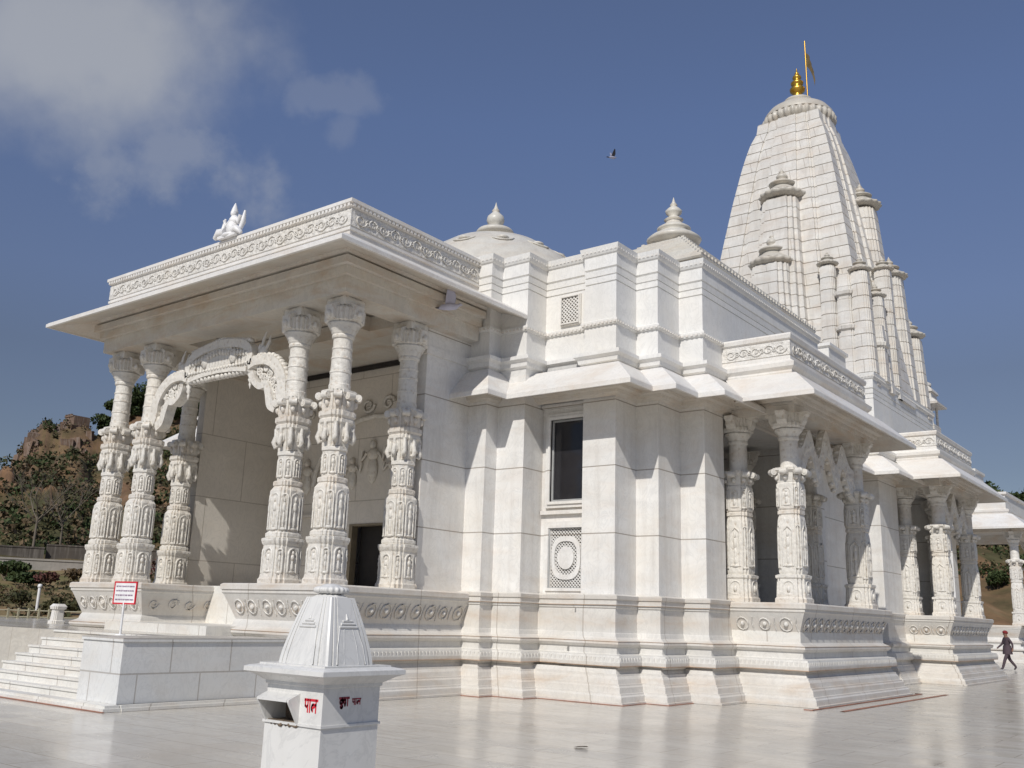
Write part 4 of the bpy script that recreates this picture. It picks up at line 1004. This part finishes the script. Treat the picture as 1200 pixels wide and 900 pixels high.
# body with an opening on the -Y face
mb.box(-HX, HX, -hb, hb, 0, .96)
mb.box(-HX - .03, HX + .03, -hb - .03, hb + .03, 0, .10)
mb.box(-HX - .012, HX + .012, -hb - .012, hb + .012, .945, .962)
mb.box(-HX + .02, HX - .01, -hb + .16, hb - .005, .962, 1.20)     # back of the upper box
mb.box(.06, HX, -hb, -hb + .17, .962, 1.20); mb.box(-HX, -HX + .03, -hb, hb, .962, 1.20); mb.box(-HX + .03, .06, -hb, -hb + .17, 1.155, 1.20); mb.box(HX - .012, HX, -hb + .17, hb, .962, 1.2)
# chute hood
mb.extr([(-hb, 1.155), (-hb - .10, 1.115), (-hb - .10, 1.10), (-hb - .015, .962), (-hb, .962)], .045, .062, lambda y, z, d: (d, y, z))
mb.extr([(-hb, 1.155), (-hb - .10, 1.115), (-hb - .10, 1.10), (-hb - .015, .962), (-hb, .962)], -HX + .015, -HX + .03, lambda y, z, d: (d, y, z))
mb.extr([(-hb, 1.155), (-hb - .105, 1.115), (-hb - .105, 1.10), (-hb, 1.135)], -HX + .031, .044, lambda y, z, d: (d, y, z))
body = mb.build('body', M_BIN, lb)
mb = MB(); mb.box(-HX + .03, .06, -hb + .155, -hb + .159, .962, 1.15); mb.box(-HX + .031, .059, -hb + .002, -hb + .15, .9625, .966); mb.build('opening', M_CHUTE, body)
mb = MB(); rb = random.Random(8)
mb.tube([(-HX + .07 + i * .022, -hb - .002, .945 + rb.uniform(-.012, .010)) for i in range(14)], [rb.uniform(.005, .016) for i in range(14)], n=7)
mb.build('broken_mortar', M_CHUTE, body)
mb = MB()
mb.plan([(1.20, 0)], poly=SQ, cap=False) if False else None
def rectring(hx, hy, z): return [(hx, -hy, z), (hx, hy, z), (-hx, hy, z), (-hx, -hy, z)]
mb.rings([rectring(HX + d, hb + d, z) for d, z in ((.0, 1.20), (.012, 1.205), (.012, 1.225), (.03, 1.235), (.075, 1.265), (.125, 1.285), (.125, 1.315), (.10, 1.325), (.05, 1.335), (.05, 1.345))])
mb.build('cap', M_BIN, lb)
mb = MB()
def bhw(t): return lerp(.252, .130, t ** 1.3)
rr = []
for i in range(15):
    t = i / 14; h = bhw(t); z = 1.345 + t * .46
    rr.append([(x * 1.05, y * .98, z) for x, y in [(px * h, py * h) for px, py in [
        q for k in range(4) for q in [(lambda a, b, c=[(1, 0), (0, 1), (-1, 0), (0, -1)][k]: (a * c[0] - b * c[1], a * c[1] + b * c[0]))(a, b) for a, b in
        [(1.0, .50), (.955, .50), (.955, .56), (.985, .56), (.985, .68), (.94, .68), (.94, .74), (.965, .74), (.965, .86), (.90, .90), (.86, .965), (.74, .965), (.74, .94), (.68, .94), (.68, .985), (.56, .985), (.56, .955), (.50, .955), (.50, 1.0)]]]]])
mb.rings(rr)
for s_, ax in ((1, 0), (-1, 1)):       # a small relief shrine on two faces
    def P(u, z, o):
        t = (z - 1.345) / .46; d = bhw(t) * (1.05 if ax == 0 else .98) + o
        return (d, u, z) if ax == 0 else (u, -d, z)
    mb.tube([P(-.085, 1.60, 0), P(.085, 1.60, 0)], .010, n=6); mb.tube([P(-.065, 1.622, 0), P(.065, 1.622, 0)], .010, n=6); mb.tube([P(-.045, 1.642, 0), P(.045, 1.642, 0)], .009, n=6)
    mb.tube([P(0, 1.65, 0), P(0, 1.69, 0)], [.013, .004], n=6)
    for u in (-.10, -.05, .05, .10): mb.tube([P(u * 1.35, 1.35, -.002), P(u * 1.2, 1.47, -.002), P(u * .8, 1.592, -.002)], .005, n=5)
mb.build('spire', M_BIN, lb)
mb = MB(); rr = []
mb.plan([(1.745, .135), (1.75, .125), (1.762, .10), (1.768, .07)], poly=OCT)
for r, z in ((.085, 1.768), (.125, 1.78), (.132, 1.80), (.12, 1.815), (.085, 1.822)):
    rr.append([(r * (1 + .05 * math.cos(18 * 2 * PI * j / 108)) * math.cos(2 * PI * j / 108), r * (1 + .05 * math.cos(18 * 2 * PI * j / 108)) * math.sin(2 * PI * j / 108), z) for j in range(108)])
mb.rings(rr, smooth=True)
mb.lathe([(.09, 1.82), (.07, 1.83), (.05, 1.838), (.03, 1.842)], n=20)
mb.v = [(x * .95, y * .95, z + .06) for x, y, z in mb.v]
mb.build('finial', M_BIN, lb)
# painted writing as thin raised strokes
def strokes(mb, lines, w, fn, t=.003):
    for ln in lines:
        for a, b in zip(ln, ln[1:]):
            dx, dy = b[0] - a[0], b[1] - a[1]; L = math.hypot(dx, dy) or 1e-6; nx, ny = -dy / L * w / 2, dx / L * w / 2; ex, ey = dx / L * w / 2, dy / L * w / 2
            mb.extr([(a[0] - ex + nx, a[1] - ey + ny), (b[0] + ex + nx, b[1] + ey + ny), (b[0] + ex - nx, b[1] + ey - ny), (a[0] - ex - nx, a[1] - ey - ny)], .0008, t, fn)
def arc(cx, cy, rx, ry, a0, a1, n=8): return [(cx + rx * math.cos(math.radians(a0 + (a1 - a0) * i / n)), cy + ry * math.sin(math.radians(a0 + (a1 - a0) * i / n))) for i in range(n + 1)]
# Devanagari letters for the word on the left face
patra = [[(0, 1), (2.7, 1)], [(.1, 1), (.12, .5), (.35, .4), (.62, .5)], [(.66, 1), (.66, 0)], [(1.1, 1), (1.1, 0)],
         arc(1.85, .35, .35, .28, 90, 250), [(1.85, .63), (2.4, .63)], [(2.4, 1), (2.4, 0)], [(1.5, .25), (2.35, .55)]]
mb = MB(); s_ = .060
fn = lambda u, v, d: (HX - .175 + u * s_ * .78, -hb - d, 1.045 + v * s_ * 1.25)
strokes(mb, patra, .21, fn)
mb.build('red_lettering', M_RED, body)
kuda = [[(0, 1), (2.9, 1)], [(.75, 1), (.75, 0)], arc(.45, .5, .28, .25, 20, 340), arc(1.0, .55, .2, .2, 150, -80), arc(.7, -.15, .3, .18, 180, 400), [(1.55, 1), (1.5, .75), (1.85, .7), (1.9, .35), (1.6, .2), (1.45, .4)], arc(1.75, .05, .04, .04, 0, 360), [(2.5, 1), (2.5, 0)]]
mb = MB()
fn = lambda u, v, d: (HX + d, -.115 + u * .030, 1.085 + v * .048)
strokes(mb, kuda, .30, fn)
w2 = [[(4.0, 1), (6.6, 1)]] + [[(a + 4.0, b) for a, b in l] for l in patra[1:]]
fn2 = lambda u, v, d: (HX + d, -.115 + u * .030, 1.088 + v * .036)
strokes(mb, w2, .22, fn2)
mb.build('maroon_lettering', M_MAROON, body)

# ------------------------------------------------------------------ notice sign
sg = tag(empty('notice_sign', (-17.42, 10.55, 1.15)), 'small white notice board with red border on a thin white post', 'sign')
SX, SY = sg.location.x, sg.location.y

def sign_build():
    mb = MB(); mb.lathe([(.10, 0), (.10, .015), (.02, .02), (.018, .06)], n=12); mb.tube([(0, 0, .02), (.0, 0, .62)], .022, n=8); mb.build('post', M_WHITE, sg)
    W, H, z0 = .58, .42, .58
    bd = MB(); bd.box(-W / 2, W / 2, -.008, .008, z0, z0 + H); b = bd.build('board', M_WHITE, sg)
    fr = MB(); t = .022
    fr.box(-W / 2 - .005, W / 2 + .005, -.014, .014, z0 + H - t, z0 + H + .005); fr.box(-W / 2 - .005, W / 2 + .005, -.014, .014, z0 - .005, z0 + t)
    fr.box(-W / 2 - .005, -W / 2 + t, -.0135, .0135, z0 + t, z0 + H - t); fr.box(W / 2 - t, W / 2 + .005, -.0135, .0135, z0 + t, z0 + H - t); fr.build('border', M_RED, b)
    rnd = random.Random(3)
    for r in range(4):
        tx = MB()
        z = z0 + H - .105 - r * .083; x = -W / 2 + .05; end = W / 2 - .05 - rnd.random() * .03
        while x < end:
            wl = rnd.uniform(.035, .075); x1 = min(x + wl, end)
            tx.box(x, x1, -.0125, -.0082, z + .022, z + .028); q = x + .006
            while q < x1:
                tx.box(q, q + .004, -.0122, -.0082, z, z + .022)
                if rnd.random() < .6: tx.box(q + .004, q + .011, -.0124, -.0082, z + .004 + rnd.random() * .01, z + .012 + rnd.random() * .006)
                q += rnd.uniform(.012, .018)
            x = x1 + .012
        tx.build('text_line', M_PURPLE, b)
    sg.rotation_euler = (0, 0, math.radians(12))
sign_build()

# ------------------------------------------------------------------ birds
def bird(name, loc, rz, wing_up, s=1.0):
    mb = MB()
    mb.tube([(-.20, 0, -.02), (-.12, 0, 0), (-.02, 0, .015), (.09, 0, .02), (.14, 0, .045)], [.012, .045, .062, .05, .02], n=10)
    mb.ell((.155, 0, .055), (.032, .026, .028)); mb.tube([(.18, 0, .052), (.205, 0, .045)], [.008, .002], n=5)
    o = mb.build(name, M_PIGEON, None, loc); o.rotation_euler = (0, 0, rz); o.scale = (s, s, s)
    t = MB(); t.box(-.30, -.17, -.035, .035, -.028, -.018); t.build('tail', M_PIGDK, o)
    for sg_ in (1, -1):
        w = MB(); pts = [(.07, .04), (.09, .16), (.02, .34), (-.03, .36), (-.06, .22), (-.08, .04)]
        ca, sa = math.cos(wing_up), math.sin(wing_up)
        w.extr(pts, 0, .012, lambda x, y, d: (x, sg_ * y * ca, .02 + y * sa + d)); w.build('wing', M_PIGEON if sg_ > 0 else M_PIGDK, o)
    return o
b = bird('pigeon', (-12.32, 20.0, 13.69), 1.1, 1.0, .62); tag(b, 'small grey bird flying in the open sky above the roof', 'bird')
b = bird('pigeon', (-14.45, 16.2, 8.80), .7, 1.15, 1.15); b.data.materials[0] = M_PIGPALE; [c.data.materials.__setitem__(0, M_PIGPALE) for c in b.children if c.name.startswith('wing')]; b.scale = (1.5, 1.5, 1.5); tag(b, 'blue grey pigeon fluttering up under the corner of the porch eave', 'bird')

# ------------------------------------------------------------------ person walking
def person(loc, heading):
    root = tag(empty('person', loc, heading), 'person in dark purple grey clothes and dark red cap walking past the far plinth', 'person')
    J = {'pel': (0, 0, .96), 'wa': (.01, 0, 1.10), 'ch': (.02, 0, 1.34), 'nk': (.03, 0, 1.50), 'hd': (.05, 0, 1.62), 'ht': (.055, 0, 1.74),
         'sl': (.02, .19, 1.42), 'el': (-.12, .25, 1.17), 'wl': (-.10, .27, .93), 'sr': (.02, -.19, 1.42), 'er': (.10, -.26, 1.17), 'wr': (.30, -.24, 1.02),
         'hl': (0, .09, .90), 'kl': (.20, .10, .50), 'al': (.34, .10, .10), 'tl': (.46, .11, .05), 'hr': (0, -.09, .90), 'kr': (-.10, -.10, .50), 'ar': (-.38, -.10, .16), 'tr': (-.28, -.11, .04)}
    Rr = {'pel': .155, 'wa': .135, 'ch': .16, 'nk': .06, 'hd': .095, 'ht': .06, 'sl': .07, 'el': .05, 'wl': .035, 'sr': .07, 'er': .05, 'wr': .035, 'hl': .105, 'kl': .075, 'al': .055, 'tl': .035, 'hr': .105, 'kr': .075, 'ar': .055, 'tr': .035}
    E = [('pel', 'wa'), ('wa', 'ch'), ('ch', 'nk'), ('nk', 'hd'), ('hd', 'ht'), ('ch', 'sl'), ('sl', 'el'), ('el', 'wl'), ('ch', 'sr'), ('sr', 'er'), ('er', 'wr'), ('pel', 'hl'), ('hl', 'kl'), ('kl', 'al'), ('al', 'tl'), ('pel', 'hr'), ('hr', 'kr'), ('kr', 'ar'), ('ar', 'tr')]
    J['hal'] = (-.06, .27, .84); J['har'] = (.37, -.24, .96); Rr['hal'] = Rr['har'] = .035; E += [('wl', 'hal'), ('wr', 'har')]
    ks = list(J); me = bpy.data.meshes.new('body'); me.from_pydata([J[k] for k in ks], [(ks.index(a), ks.index(b)) for a, b in E], [])
    o = bpy.data.objects.new('body', me); COL.objects.link(o)
    md = o.modifiers.new('s', 'SKIN'); sv = me.skin_vertices[0].data
    for i, k in enumerate(ks): sv[i].radius = (Rr[k], Rr[k]); sv[i].use_root = (k == 'pel')
    o.modifiers.new('d', 'SUBSURF').levels = 2
    dg = bpy.context.evaluated_depsgraph_get(); dg.update(); me2 = bpy.data.meshes.new_from_object(o.evaluated_get(dg))
    o.modifiers.clear(); o.data = me2; me2.materials.clear()
    for m in (M_SKIN, M_CLOTH, M_PIGDK): me2.materials.append(m)
    for p in me2.polygons:
        c = p.center; p.use_smooth = True
        p.material_index = 1 if .10 < c.z < 1.47 and not (c.z < 1.0 and (abs(c.y) > .2)) else (2 if c.z <= .10 else 0)
    o.parent = root
    h = MB(); h.ell((.05, 0, 1.70), (.115, .105, .085), None, 14, 8); h.ell((.03, 0, 1.67), (.118, .108, .06), None, 14, 6); h.build('turban', M_TURB, root)
    f = MB(); f.ell((.145, 0, 1.60), (.018, .016, .025)); f.ell((.13, .035, 1.635), (.012, .014, .009)); f.ell((.13, -.035, 1.635), (.012, .014, .009)); f.build('face', M_SKIN, root)
    k_ = MB(); k_.rings([[(x * w + .01, y * w * 1.15, z) for x, y in [(math.cos(a * PI / 8), math.sin(a * PI / 8)) for a in range(16)]] for z, w in ((.72, .205), (.80, .20), (1.0, .18), (1.12, .16))], cap=False, smooth=True); k_.build('shirt_hem', M_CLOTH, root)
    return root
person((-10.06, 53.06, 0), math.radians(217)).scale = (1.06, 1.06, 1.06)

# dead leaf on the floor
mb = MB(); mb.add([(-7.75, 11.68, .006), (-7.66, 11.60, .03), (-7.52, 11.66, .045), (-7.55, 11.75, .02), (-7.68, 11.77, .01), (-7.67, 11.70, .03)], [(0, 1, 5), (1, 2, 5), (2, 3, 5), (3, 4, 5), (4, 0, 5)])
tag(mb.build('fallen_leaf', M_BARK), 'small dark curled leaf lying on the polished floor', 'leaf')

# ------------------------------------------------------------------ far pavilion on the right
pv = tag(empty('pavilion', (0, 0, 0)), 'white marble pillared pavilion beyond the walking person at the right edge', 'pavilion')
def pavilion():
    X0, X1, Y0, Y1 = -12.2, -19.5, 67.6, 77
    mb = MB(); path = [(X1, Y0), (X0, Y0), (X0, Y1), (X1, Y1)]
    # open the passage through the middle
    sweep(mb, path, BASE_LOW); sweep(mb, path, [(.24, .70), (-.3, .70)]); sweep(mb, path, [p for p in BASE_MID if p[1] <= 1.46] + [(a, b) for a, b in SEAT_PROF[:-2]] + [(-1, 2.25), (-1, 1)])
    mb.build('plinth', M_BASE, pv)
    mb = MB(); mb.box(X1 + .5, X0 - .5, Y0 + .5, Y1 - .5, .1, 1.4); mb.build('floor_slab', M_STAIR, pv)
    mb = MB(); mb.box(X1, X0 + .1, Y0 - .1, Y0 + .6, 8.0, 8.6); mb.box(X0 - .5, X0 + .1, Y0 + .6, Y1, 8.0, 8.6); mb.box(X1, X0 - .5, Y1 - .6, Y1, 8.0, 8.6); mb.box(X1, X0 + .05, Y0 - .05, Y1, 8.6, 8.8)
    rf = mb.build('roof', M_BEAM, pv)
    mb = MB(); eave(mb, [(X1, Y0 - .1), (X0 + .1, Y0 - .1), (X0 + .1, Y1)], [(X1, Y0 - 1.3), (X0 + 1.3, Y0 - 1.3), (X0 + 1.3, Y1)], 9.2, 8.12, 8.75, th=.14); mb.build('eave', [M_EAVE, M_SOFFIT], rf)
    mb = MB(); sweep(mb, [(X1, Y0), (X0, Y0), (X0, Y1)], [(.05, 9.1), (.2, 9.3), (.2, 9.42), (0, 9.5), (0, 10.35), (.12, 10.4), (.12, 10.55), (-.4, 10.55), (-.4, 9.3)]); mb.build('parapet', M_EAVE, rf)
    mb = MB(); mb.box(-16.6, -15.6, Y0 + .1, Y0 + 1.2, 2.25, 8.0); mb.build('pier', M_WALL, pv)
    for x, y in ((-12.0, Y0 + .35), (-12.55, Y1 - .4), (-19, Y1 - .4)):
        c = copy_tree(cs, pv); c.location = (x, y, 2.25); c.scale = (1.15, 1.15, 1.27)
pavilion()

# ------------------------------------------------------------------ plants
def leaves(mb, c, r, n, size, rnd):
    for _ in range(n):
        while True:
            p = Vector((rnd.uniform(-1, 1), rnd.uniform(-1, 1), rnd.uniform(-1, 1)))
            if p.length < 1: break
        p = p * (.55 + .45 * rnd.random()) / max(p.length, .4) * p.length ** .4 if p.length > 0 else p
        q = Vector(c) + Vector((p.x * r[0], p.y * r[1], p.z * r[2])); s = size * rnd.uniform(.6, 1.4)
        a = Vector((rnd.gauss(0, 1), rnd.gauss(0, 1), rnd.gauss(0, 1))).normalized(); b = a.cross(Vector((rnd.gauss(0, 1), rnd.gauss(0, 1), rnd.gauss(0, 1)))).normalized()
        mb.add([q + a * s, q + b * s * .6, q - a * s, q - b * s * .6], [(0, 1, 2, 3)])
def tree(loc, h, cr, label, cat='tree', group='trees', leaf=None, name='tree', seed=1, n=900, ls=.22, bare=False, trunk=.16):
    rnd = random.Random(seed); root = empty(name, loc)
    tag(root, label, cat, group)
    mb = MB(); tips = []
    th = h * (.35 if not bare else .4); lean = Vector((rnd.uniform(-.08, .08), rnd.uniform(-.08, .08), 1))
    mb.tube([Vector((0, 0, -.3)), lean * th * .5, lean * th], [trunk, trunk * .8, trunk * .6], n=7)
    def grow(p, d, L, r, lvl):
        e = p + d * L; mid = p + d * L * .5 + Vector((rnd.uniform(-.06, .06), rnd.uniform(-.06, .06), 0)) * L
        mb.tube([p, mid, e], [r, r * .8, r * .55], n=5); tips.append(e)
        if lvl > 0:
            for _ in range(3):
                nd = (d + Vector((rnd.uniform(-.75, .75), rnd.uniform(-.75, .75), rnd.uniform(-.15, .5)))).normalized(); grow(e if rnd.random() < .6 else mid, nd, L * rnd.uniform(.55, .8), r * .55, lvl - 1)
    for k in range(5):
        a = 2 * PI * k / 5 + rnd.random(); grow(lean * th * rnd.uniform(.7, 1), Vector((math.cos(a) * .7, math.sin(a) * .7, .9)).normalized(), h * .26, trunk * .5, 3 if bare else 2)
    mb.build('trunk', M_BARK if not bare else flat_mat_bare, root)
    if not bare:
        cb = MB(); k = 9
        for i in range(k):
            a = rnd.random() * 6.28; rr_ = rnd.uniform(.15, .75) * cr; z = h * rnd.uniform(.42, .88); s = cr * rnd.uniform(.32, .6)
            leaves(cb, (rr_ * math.cos(a), rr_ * math.sin(a), z), (s, s, s * .75), n // k, ls, rnd)
        for e in tips: leaves(cb, e, (cr * .25, cr * .25, cr * .2), n // (len(tips) * 2), ls, rnd)
        cb.build('crown', leaf or M_LEAF, root, recalc=False)
    return root
flat_mat_bare = flat_mat("pale_bark", (.15, .125, .095), .9)
def bush(loc, r, h, label, leaf, seed, name='shrub', n=260, ls=.10, group='garden shrubs', cat='shrub'):
    rnd = random.Random(seed); root = tag(empty(name, loc), label, cat, group)
    st_ = MB()
    for k in range(6):
        a = rnd.random() * 6.28; st_.tube([(0, 0, -.1), (math.cos(a) * r * .3, math.sin(a) * r * .3, h * .4), (math.cos(a) * r * .6, math.sin(a) * r * .6, h * .75)], [.03, .02, .01], n=5)
    st_.build('stems', M_BARK, root)
    cb = MB()
    for k in range(6):
        a = rnd.random() * 6.28; q = rnd.uniform(.1, .55) * r; leaves(cb, (q * math.cos(a), q * math.sin(a), h * rnd.uniform(.4, .75)), (r * .5, r * .5, h * .32), n // 6, ls, rnd)
    cb.build('foliage', leaf, root, recalc=False); return root
def ground_at(px, py, dist):
    """direction through a photo pixel at a horizontal distance"""
    d = pixdir(px, py); k = dist / math.hypot(d.x, d.y); x, y = d.x * k, d.y * k
    return x, y, hill_h(math.degrees(math.atan2(-x, y)), dist)
def T_at(px, dist, dz=0):
    x, y, z = ground_at(px, 700, dist); return (x, y, z + dz)
bush(T_at(4, 62), 1.5, 1.2, 'dark green shrub at the left edge of the garden slope', M_LEAF, 11, n=500, ls=.16)
bush(T_at(30, 60), 1.2, .9, 'low dark green shrub beside the crimson bush in the garden', M_LEAF, 12, n=500, ls=.15)
bush(T_at(52, 58), .9, .9, 'crimson flowering bush in the garden left of the temple', M_BLOOM, 13, name='flowering_shrub', n=420, ls=.11)
bush(T_at(24, 45), .75, .75, 'small round olive shrub on the dry lawn', M_LEAF2, 14, n=320, ls=.08)
bush(T_at(72, 43), .9, .7, 'green shrub tucked behind the small marble bollard', M_LEAF2, 15, n=420, ls=.10)
bush(T_at(186, 60), 1.4, 1.9, 'pink red flowering shrub seen between the porch columns', M_BLOOM, 16, name='flowering_shrub', n=420, ls=.12)
bush(T_at(90, 64), 1.2, .7, 'brown dry shrub below the road wall', M_DRY, 17, n=380, ls=.14)
bush(T_at(118, 62), 1.1, .8, 'brown dry shrub at the foot of the leftmost porch column', M_DRY, 18, n=380, ls=.14)
tree(T_at(30, 92), 8.5, 3, 'leafless pale tree at the foot of the hill, nearer the left edge', 'tree', 'leafless trees at the foot of the hill', None, 'bare_tree', 21, bare=True, trunk=.13)
tree(T_at(62, 93), 7.5, 3, 'leafless pale tree at the foot of the hill, nearer the porch', 'tree', 'leafless trees at the foot of the hill', None, 'bare_tree', 22, bare=True, trunk=.11)
for i, (px, d, h, cr, lab) in enumerate(((118, 176, 4.5, 3.4, 'green tree on the hill crest left of the porch columns'), (102, 178, 3.6, 2.8, 'small green tree beside the stone tower on the hill crest'), (138, 176, 5.5, 4, 'green hilltop tree behind the two leftmost porch columns'),
                                          (172, 172, 8, 5.0, 'green hilltop tree seen between the left column pair'), (208, 170, 8, 5, 'green tree on the hill seen through the entrance arch'))):
    tree(T_at(px, d, -1), h, cr, lab, 'tree', 'trees on the hills', M_LEAF, 'tree', 30 + i, n=2200, ls=.26, trunk=.2)
for i, (px, d, h, cr, lab) in enumerate(((1140, 150, 8, 5.5, 'dark green tree behind the eave tip of the second side porch'), (1163, 148, 8.5, 5.5, 'dark green tree above the left end of the far pavilion roof'), (1185, 150, 8, 5.0, 'dark green tree above the right end of the far pavilion roof'),
                                          (1205, 146, 8, 5.5, 'dark green tree cut by the right edge of the photo'))):
    x, y, z = ground_at(px, 560, d); tree((x, y, z - .5), h, cr, lab, 'tree', 'trees on the hills', M_LEAF, 'tree', 40 + i, n=2200, ls=.36, trunk=.28)
bush((ground_at(1166, 660, 118)[0], ground_at(1166, 660, 118)[1], ground_at(1166, 660, 118)[2]), 1.7, 2.2, 'green bush on the red slope seen through the far pavilion', M_LEAF, 51, n=700, ls=.22)
# hillside scrub: one mass nobody could count
mb = MB(); rnd = random.Random(5)
for _ in range(3600):
    if rnd.random() < .78: th = rnd.uniform(44, 66); r = rnd.uniform(92, 182)
    else: th = rnd.uniform(4, 20); r = rnd.uniform(105, 172)
    dens = vnoise(th * .55 + 7, r * .045 + 3)
    if dens < (.42 if th > 40 else .50): continue
    a = math.radians(th); x, y = -math.sin(a) * r, math.cos(a) * r; z = hill_h(th, r); s = rnd.uniform(.4, 1.5)
    mb.cur = 0 if rnd.random() < .28 else (1 if rnd.random() < .5 else 2)
    leaves(mb, (x, y, z + s * .35), (s * 1.2, s * 1.2, s * .7), 30, .24, rnd)
tag(mb.build('hillside_scrub', [M_LEAF, M_LEAF2, M_DRY], recalc=False), 'patchy olive and brown scrub covering the rocky hillside', 'scrub', kind='stuff')
# grass tufts along the garden
mb = MB()
for _ in range(800):
    th = rnd.uniform(54, 67); r = rnd.uniform(40, 73); a = math.radians(th); x, y = -math.sin(a) * r, math.cos(a) * r; z = hill_h(th, r)
    if vnoise(th * 1.3, r * .2) < .45: continue
    mb.cur = 0 if rnd.random() < .6 else 1
    leaves(mb, (x, y, z + .08), (.35, .35, .12), 12, .09, rnd)
tag(mb.build('grass', [M_LEAF2, M_DRY], recalc=False), 'dry olive tufts of grass on the garden slope', 'grass', kind='stuff')

# walls, road edge and other things on the left
def wall_along(name, px0, px1, dist, z0, h, th, label, mat, caps=None, segs=10, nz=None):
    mb = MB(); lo = []; 
    pts = []
    for i in range(segs + 1):
        px = px0 + (px1 - px0) * i / segs; d = pixdir(px, 700); k = dist / math.hypot(d.x, d.y); pts.append((d.x * k, d.y * k))
    sweep(mb, pts, [(0, z0 - .8), (0, z0 + h), (.05, z0 + h), (.05, z0 + h + .12), (-th - .05, z0 + h + .12), (-th - .05, z0 + h), (-th, z0 + h), (-th, z0 - .8)])
    return tag(mb.build(name, mat), label, 'wall')
wall_along('retaining_wall', -60, 205, 72.6, 3.2, 1.25, .3, 'low tan retaining wall with a pale coping at the top of the garden', M_CONC)
wall_along('road_wall', -60, 44, 87, 4.6, 1.35, .3, 'dark roadside wall with a thin pale coping below the hill, left stretch', M_ASPH)
wall_along('road_wall', 46, 205, 87.5, 4.8, 1.45, .3, 'slightly higher dark roadside wall running behind the porch columns', M_ASPH)
# fort on the crest
def fort():
    root = tag(empty('fort_ruin', (0, 0, 0)), 'ruined red stone fort wall along the left hill crest', 'fort')
    mb = MB(); rnd = random.Random(9)
    for px in range(27, 76, 3):
        x, y, z = ground_at(px, 520, 177); h = rnd.uniform(.5, 1.1) if rnd.random() < .7 else .15
        M = Matrix.Translation((x, y, z - 1.2)) @ Matrix.Rotation(1.08 + rnd.uniform(-.06, .06), 4, 'Z')
        mb.box(-.62, .62, -.6, .6, 0, 1.4 + h, M)
    mb.build('wall', M_ROCK, root)
fort()
x, y, z = ground_at(90, 500, 177); rt = tag(empty('fort_tower', (x, y, z - 2)), 'square red stone watchtower on the hill crest', 'tower')
mb = MB(); mb.box(-1.5, 1.5, -1.4, 1.4, 0, 3.5); mb.box(-1.62, 1.1, -1.52, 1.52, 3.5, 3.75)
for sx in (-1.3, -.5, .3): mb.box(sx - .18, sx + .22, -1.52, -1.2, 3.75, 4.0)
mb.build('keep', M_ROCK, rt)
# cliff rocks
mb = MB(); rnd = random.Random(4)
for k in range(45):
    px = rnd.uniform(2, 118); dd = rnd.uniform(169, 176); x, y, z = ground_at(px, 520, dd); s = rnd.uniform(.4, 1.1)
    M = Matrix.Translation((x, y, z - s * .6)) @ Matrix.Rotation(rnd.uniform(0, 3), 4, 'Z') @ Matrix.Rotation(rnd.uniform(-.3, .3), 4, 'X')
    v = [(sx * s * rnd.uniform(.6, 1.1), sy * s * rnd.uniform(.6, 1.1), sz * s * rnd.uniform(.8, 1.5)) for sz in (-1, 1) for sy in (-1, 1) for sx in (-1, 1)]
    mb.add([M @ Vector(p) for p in v], [(0, 2, 3, 1), (4, 5, 7, 6), (0, 1, 5, 4), (2, 6, 7, 3), (0, 4, 6, 2), (1, 3, 7, 5)])
tag(mb.build('crest_rocks', M_ROCK), 'broken red rock outcrops along the hill crest', 'rocks', kind='stuff')
# bollard
mb = MB(); mb.plan([(0, .24), (.08, .24), (.10, .19), (.42, .17), (.44, .22), (.52, .24), (.56, .20), (.60, .16)], poly=ST2)
bo = mb.build('bollard', M_WALL, None, (-27.0, 14.36, 1.15)); bo.scale = (.8, .8, .9)
tag(bo, 'short white marble bollard standing on the terrace', 'bollard')
# path lamp in the garden
x, y, z = T_at(45, 44); pl = tag(empty('path_lamp', (x, y, z)), 'slender white lamp post on the garden slope', 'lamp post')
mb = MB(); mb.tube([(0, 0, -.2), (0, 0, .98)], .06, n=8); mb.build('post', M_WHITE, pl)
mb = MB(); mb.lathe([(.07, .98), (.09, 1.0), (.085, 1.1), (.03, 1.13)], n=10); mb.build('lamp_head', M_WHITE, pl)
# low garden fence
fe = tag(empty('garden_fence', (0, 0, 0)), 'low pale yellow fence along the far edge of the terrace', 'fence')
rl = MB(); posts = []
pts = []
for i in range(15):
    px = -50 + i * 12; d = pixdir(px, 715); k = 39.0 / math.hypot(d.x, d.y); pts.append((d.x * k, d.y * k))
for zz in (1.42, 1.20): rl.tube([(x, y, zz) for x, y in pts], .022, n=5)
rl.build('rail', M_YEL, fe)
for x, y in pts[3:11]:
    p = MB(); p.box(x - .03, x + .03, y - .03, y + .03, .9, 1.5); p.build('post', M_YEL, fe)
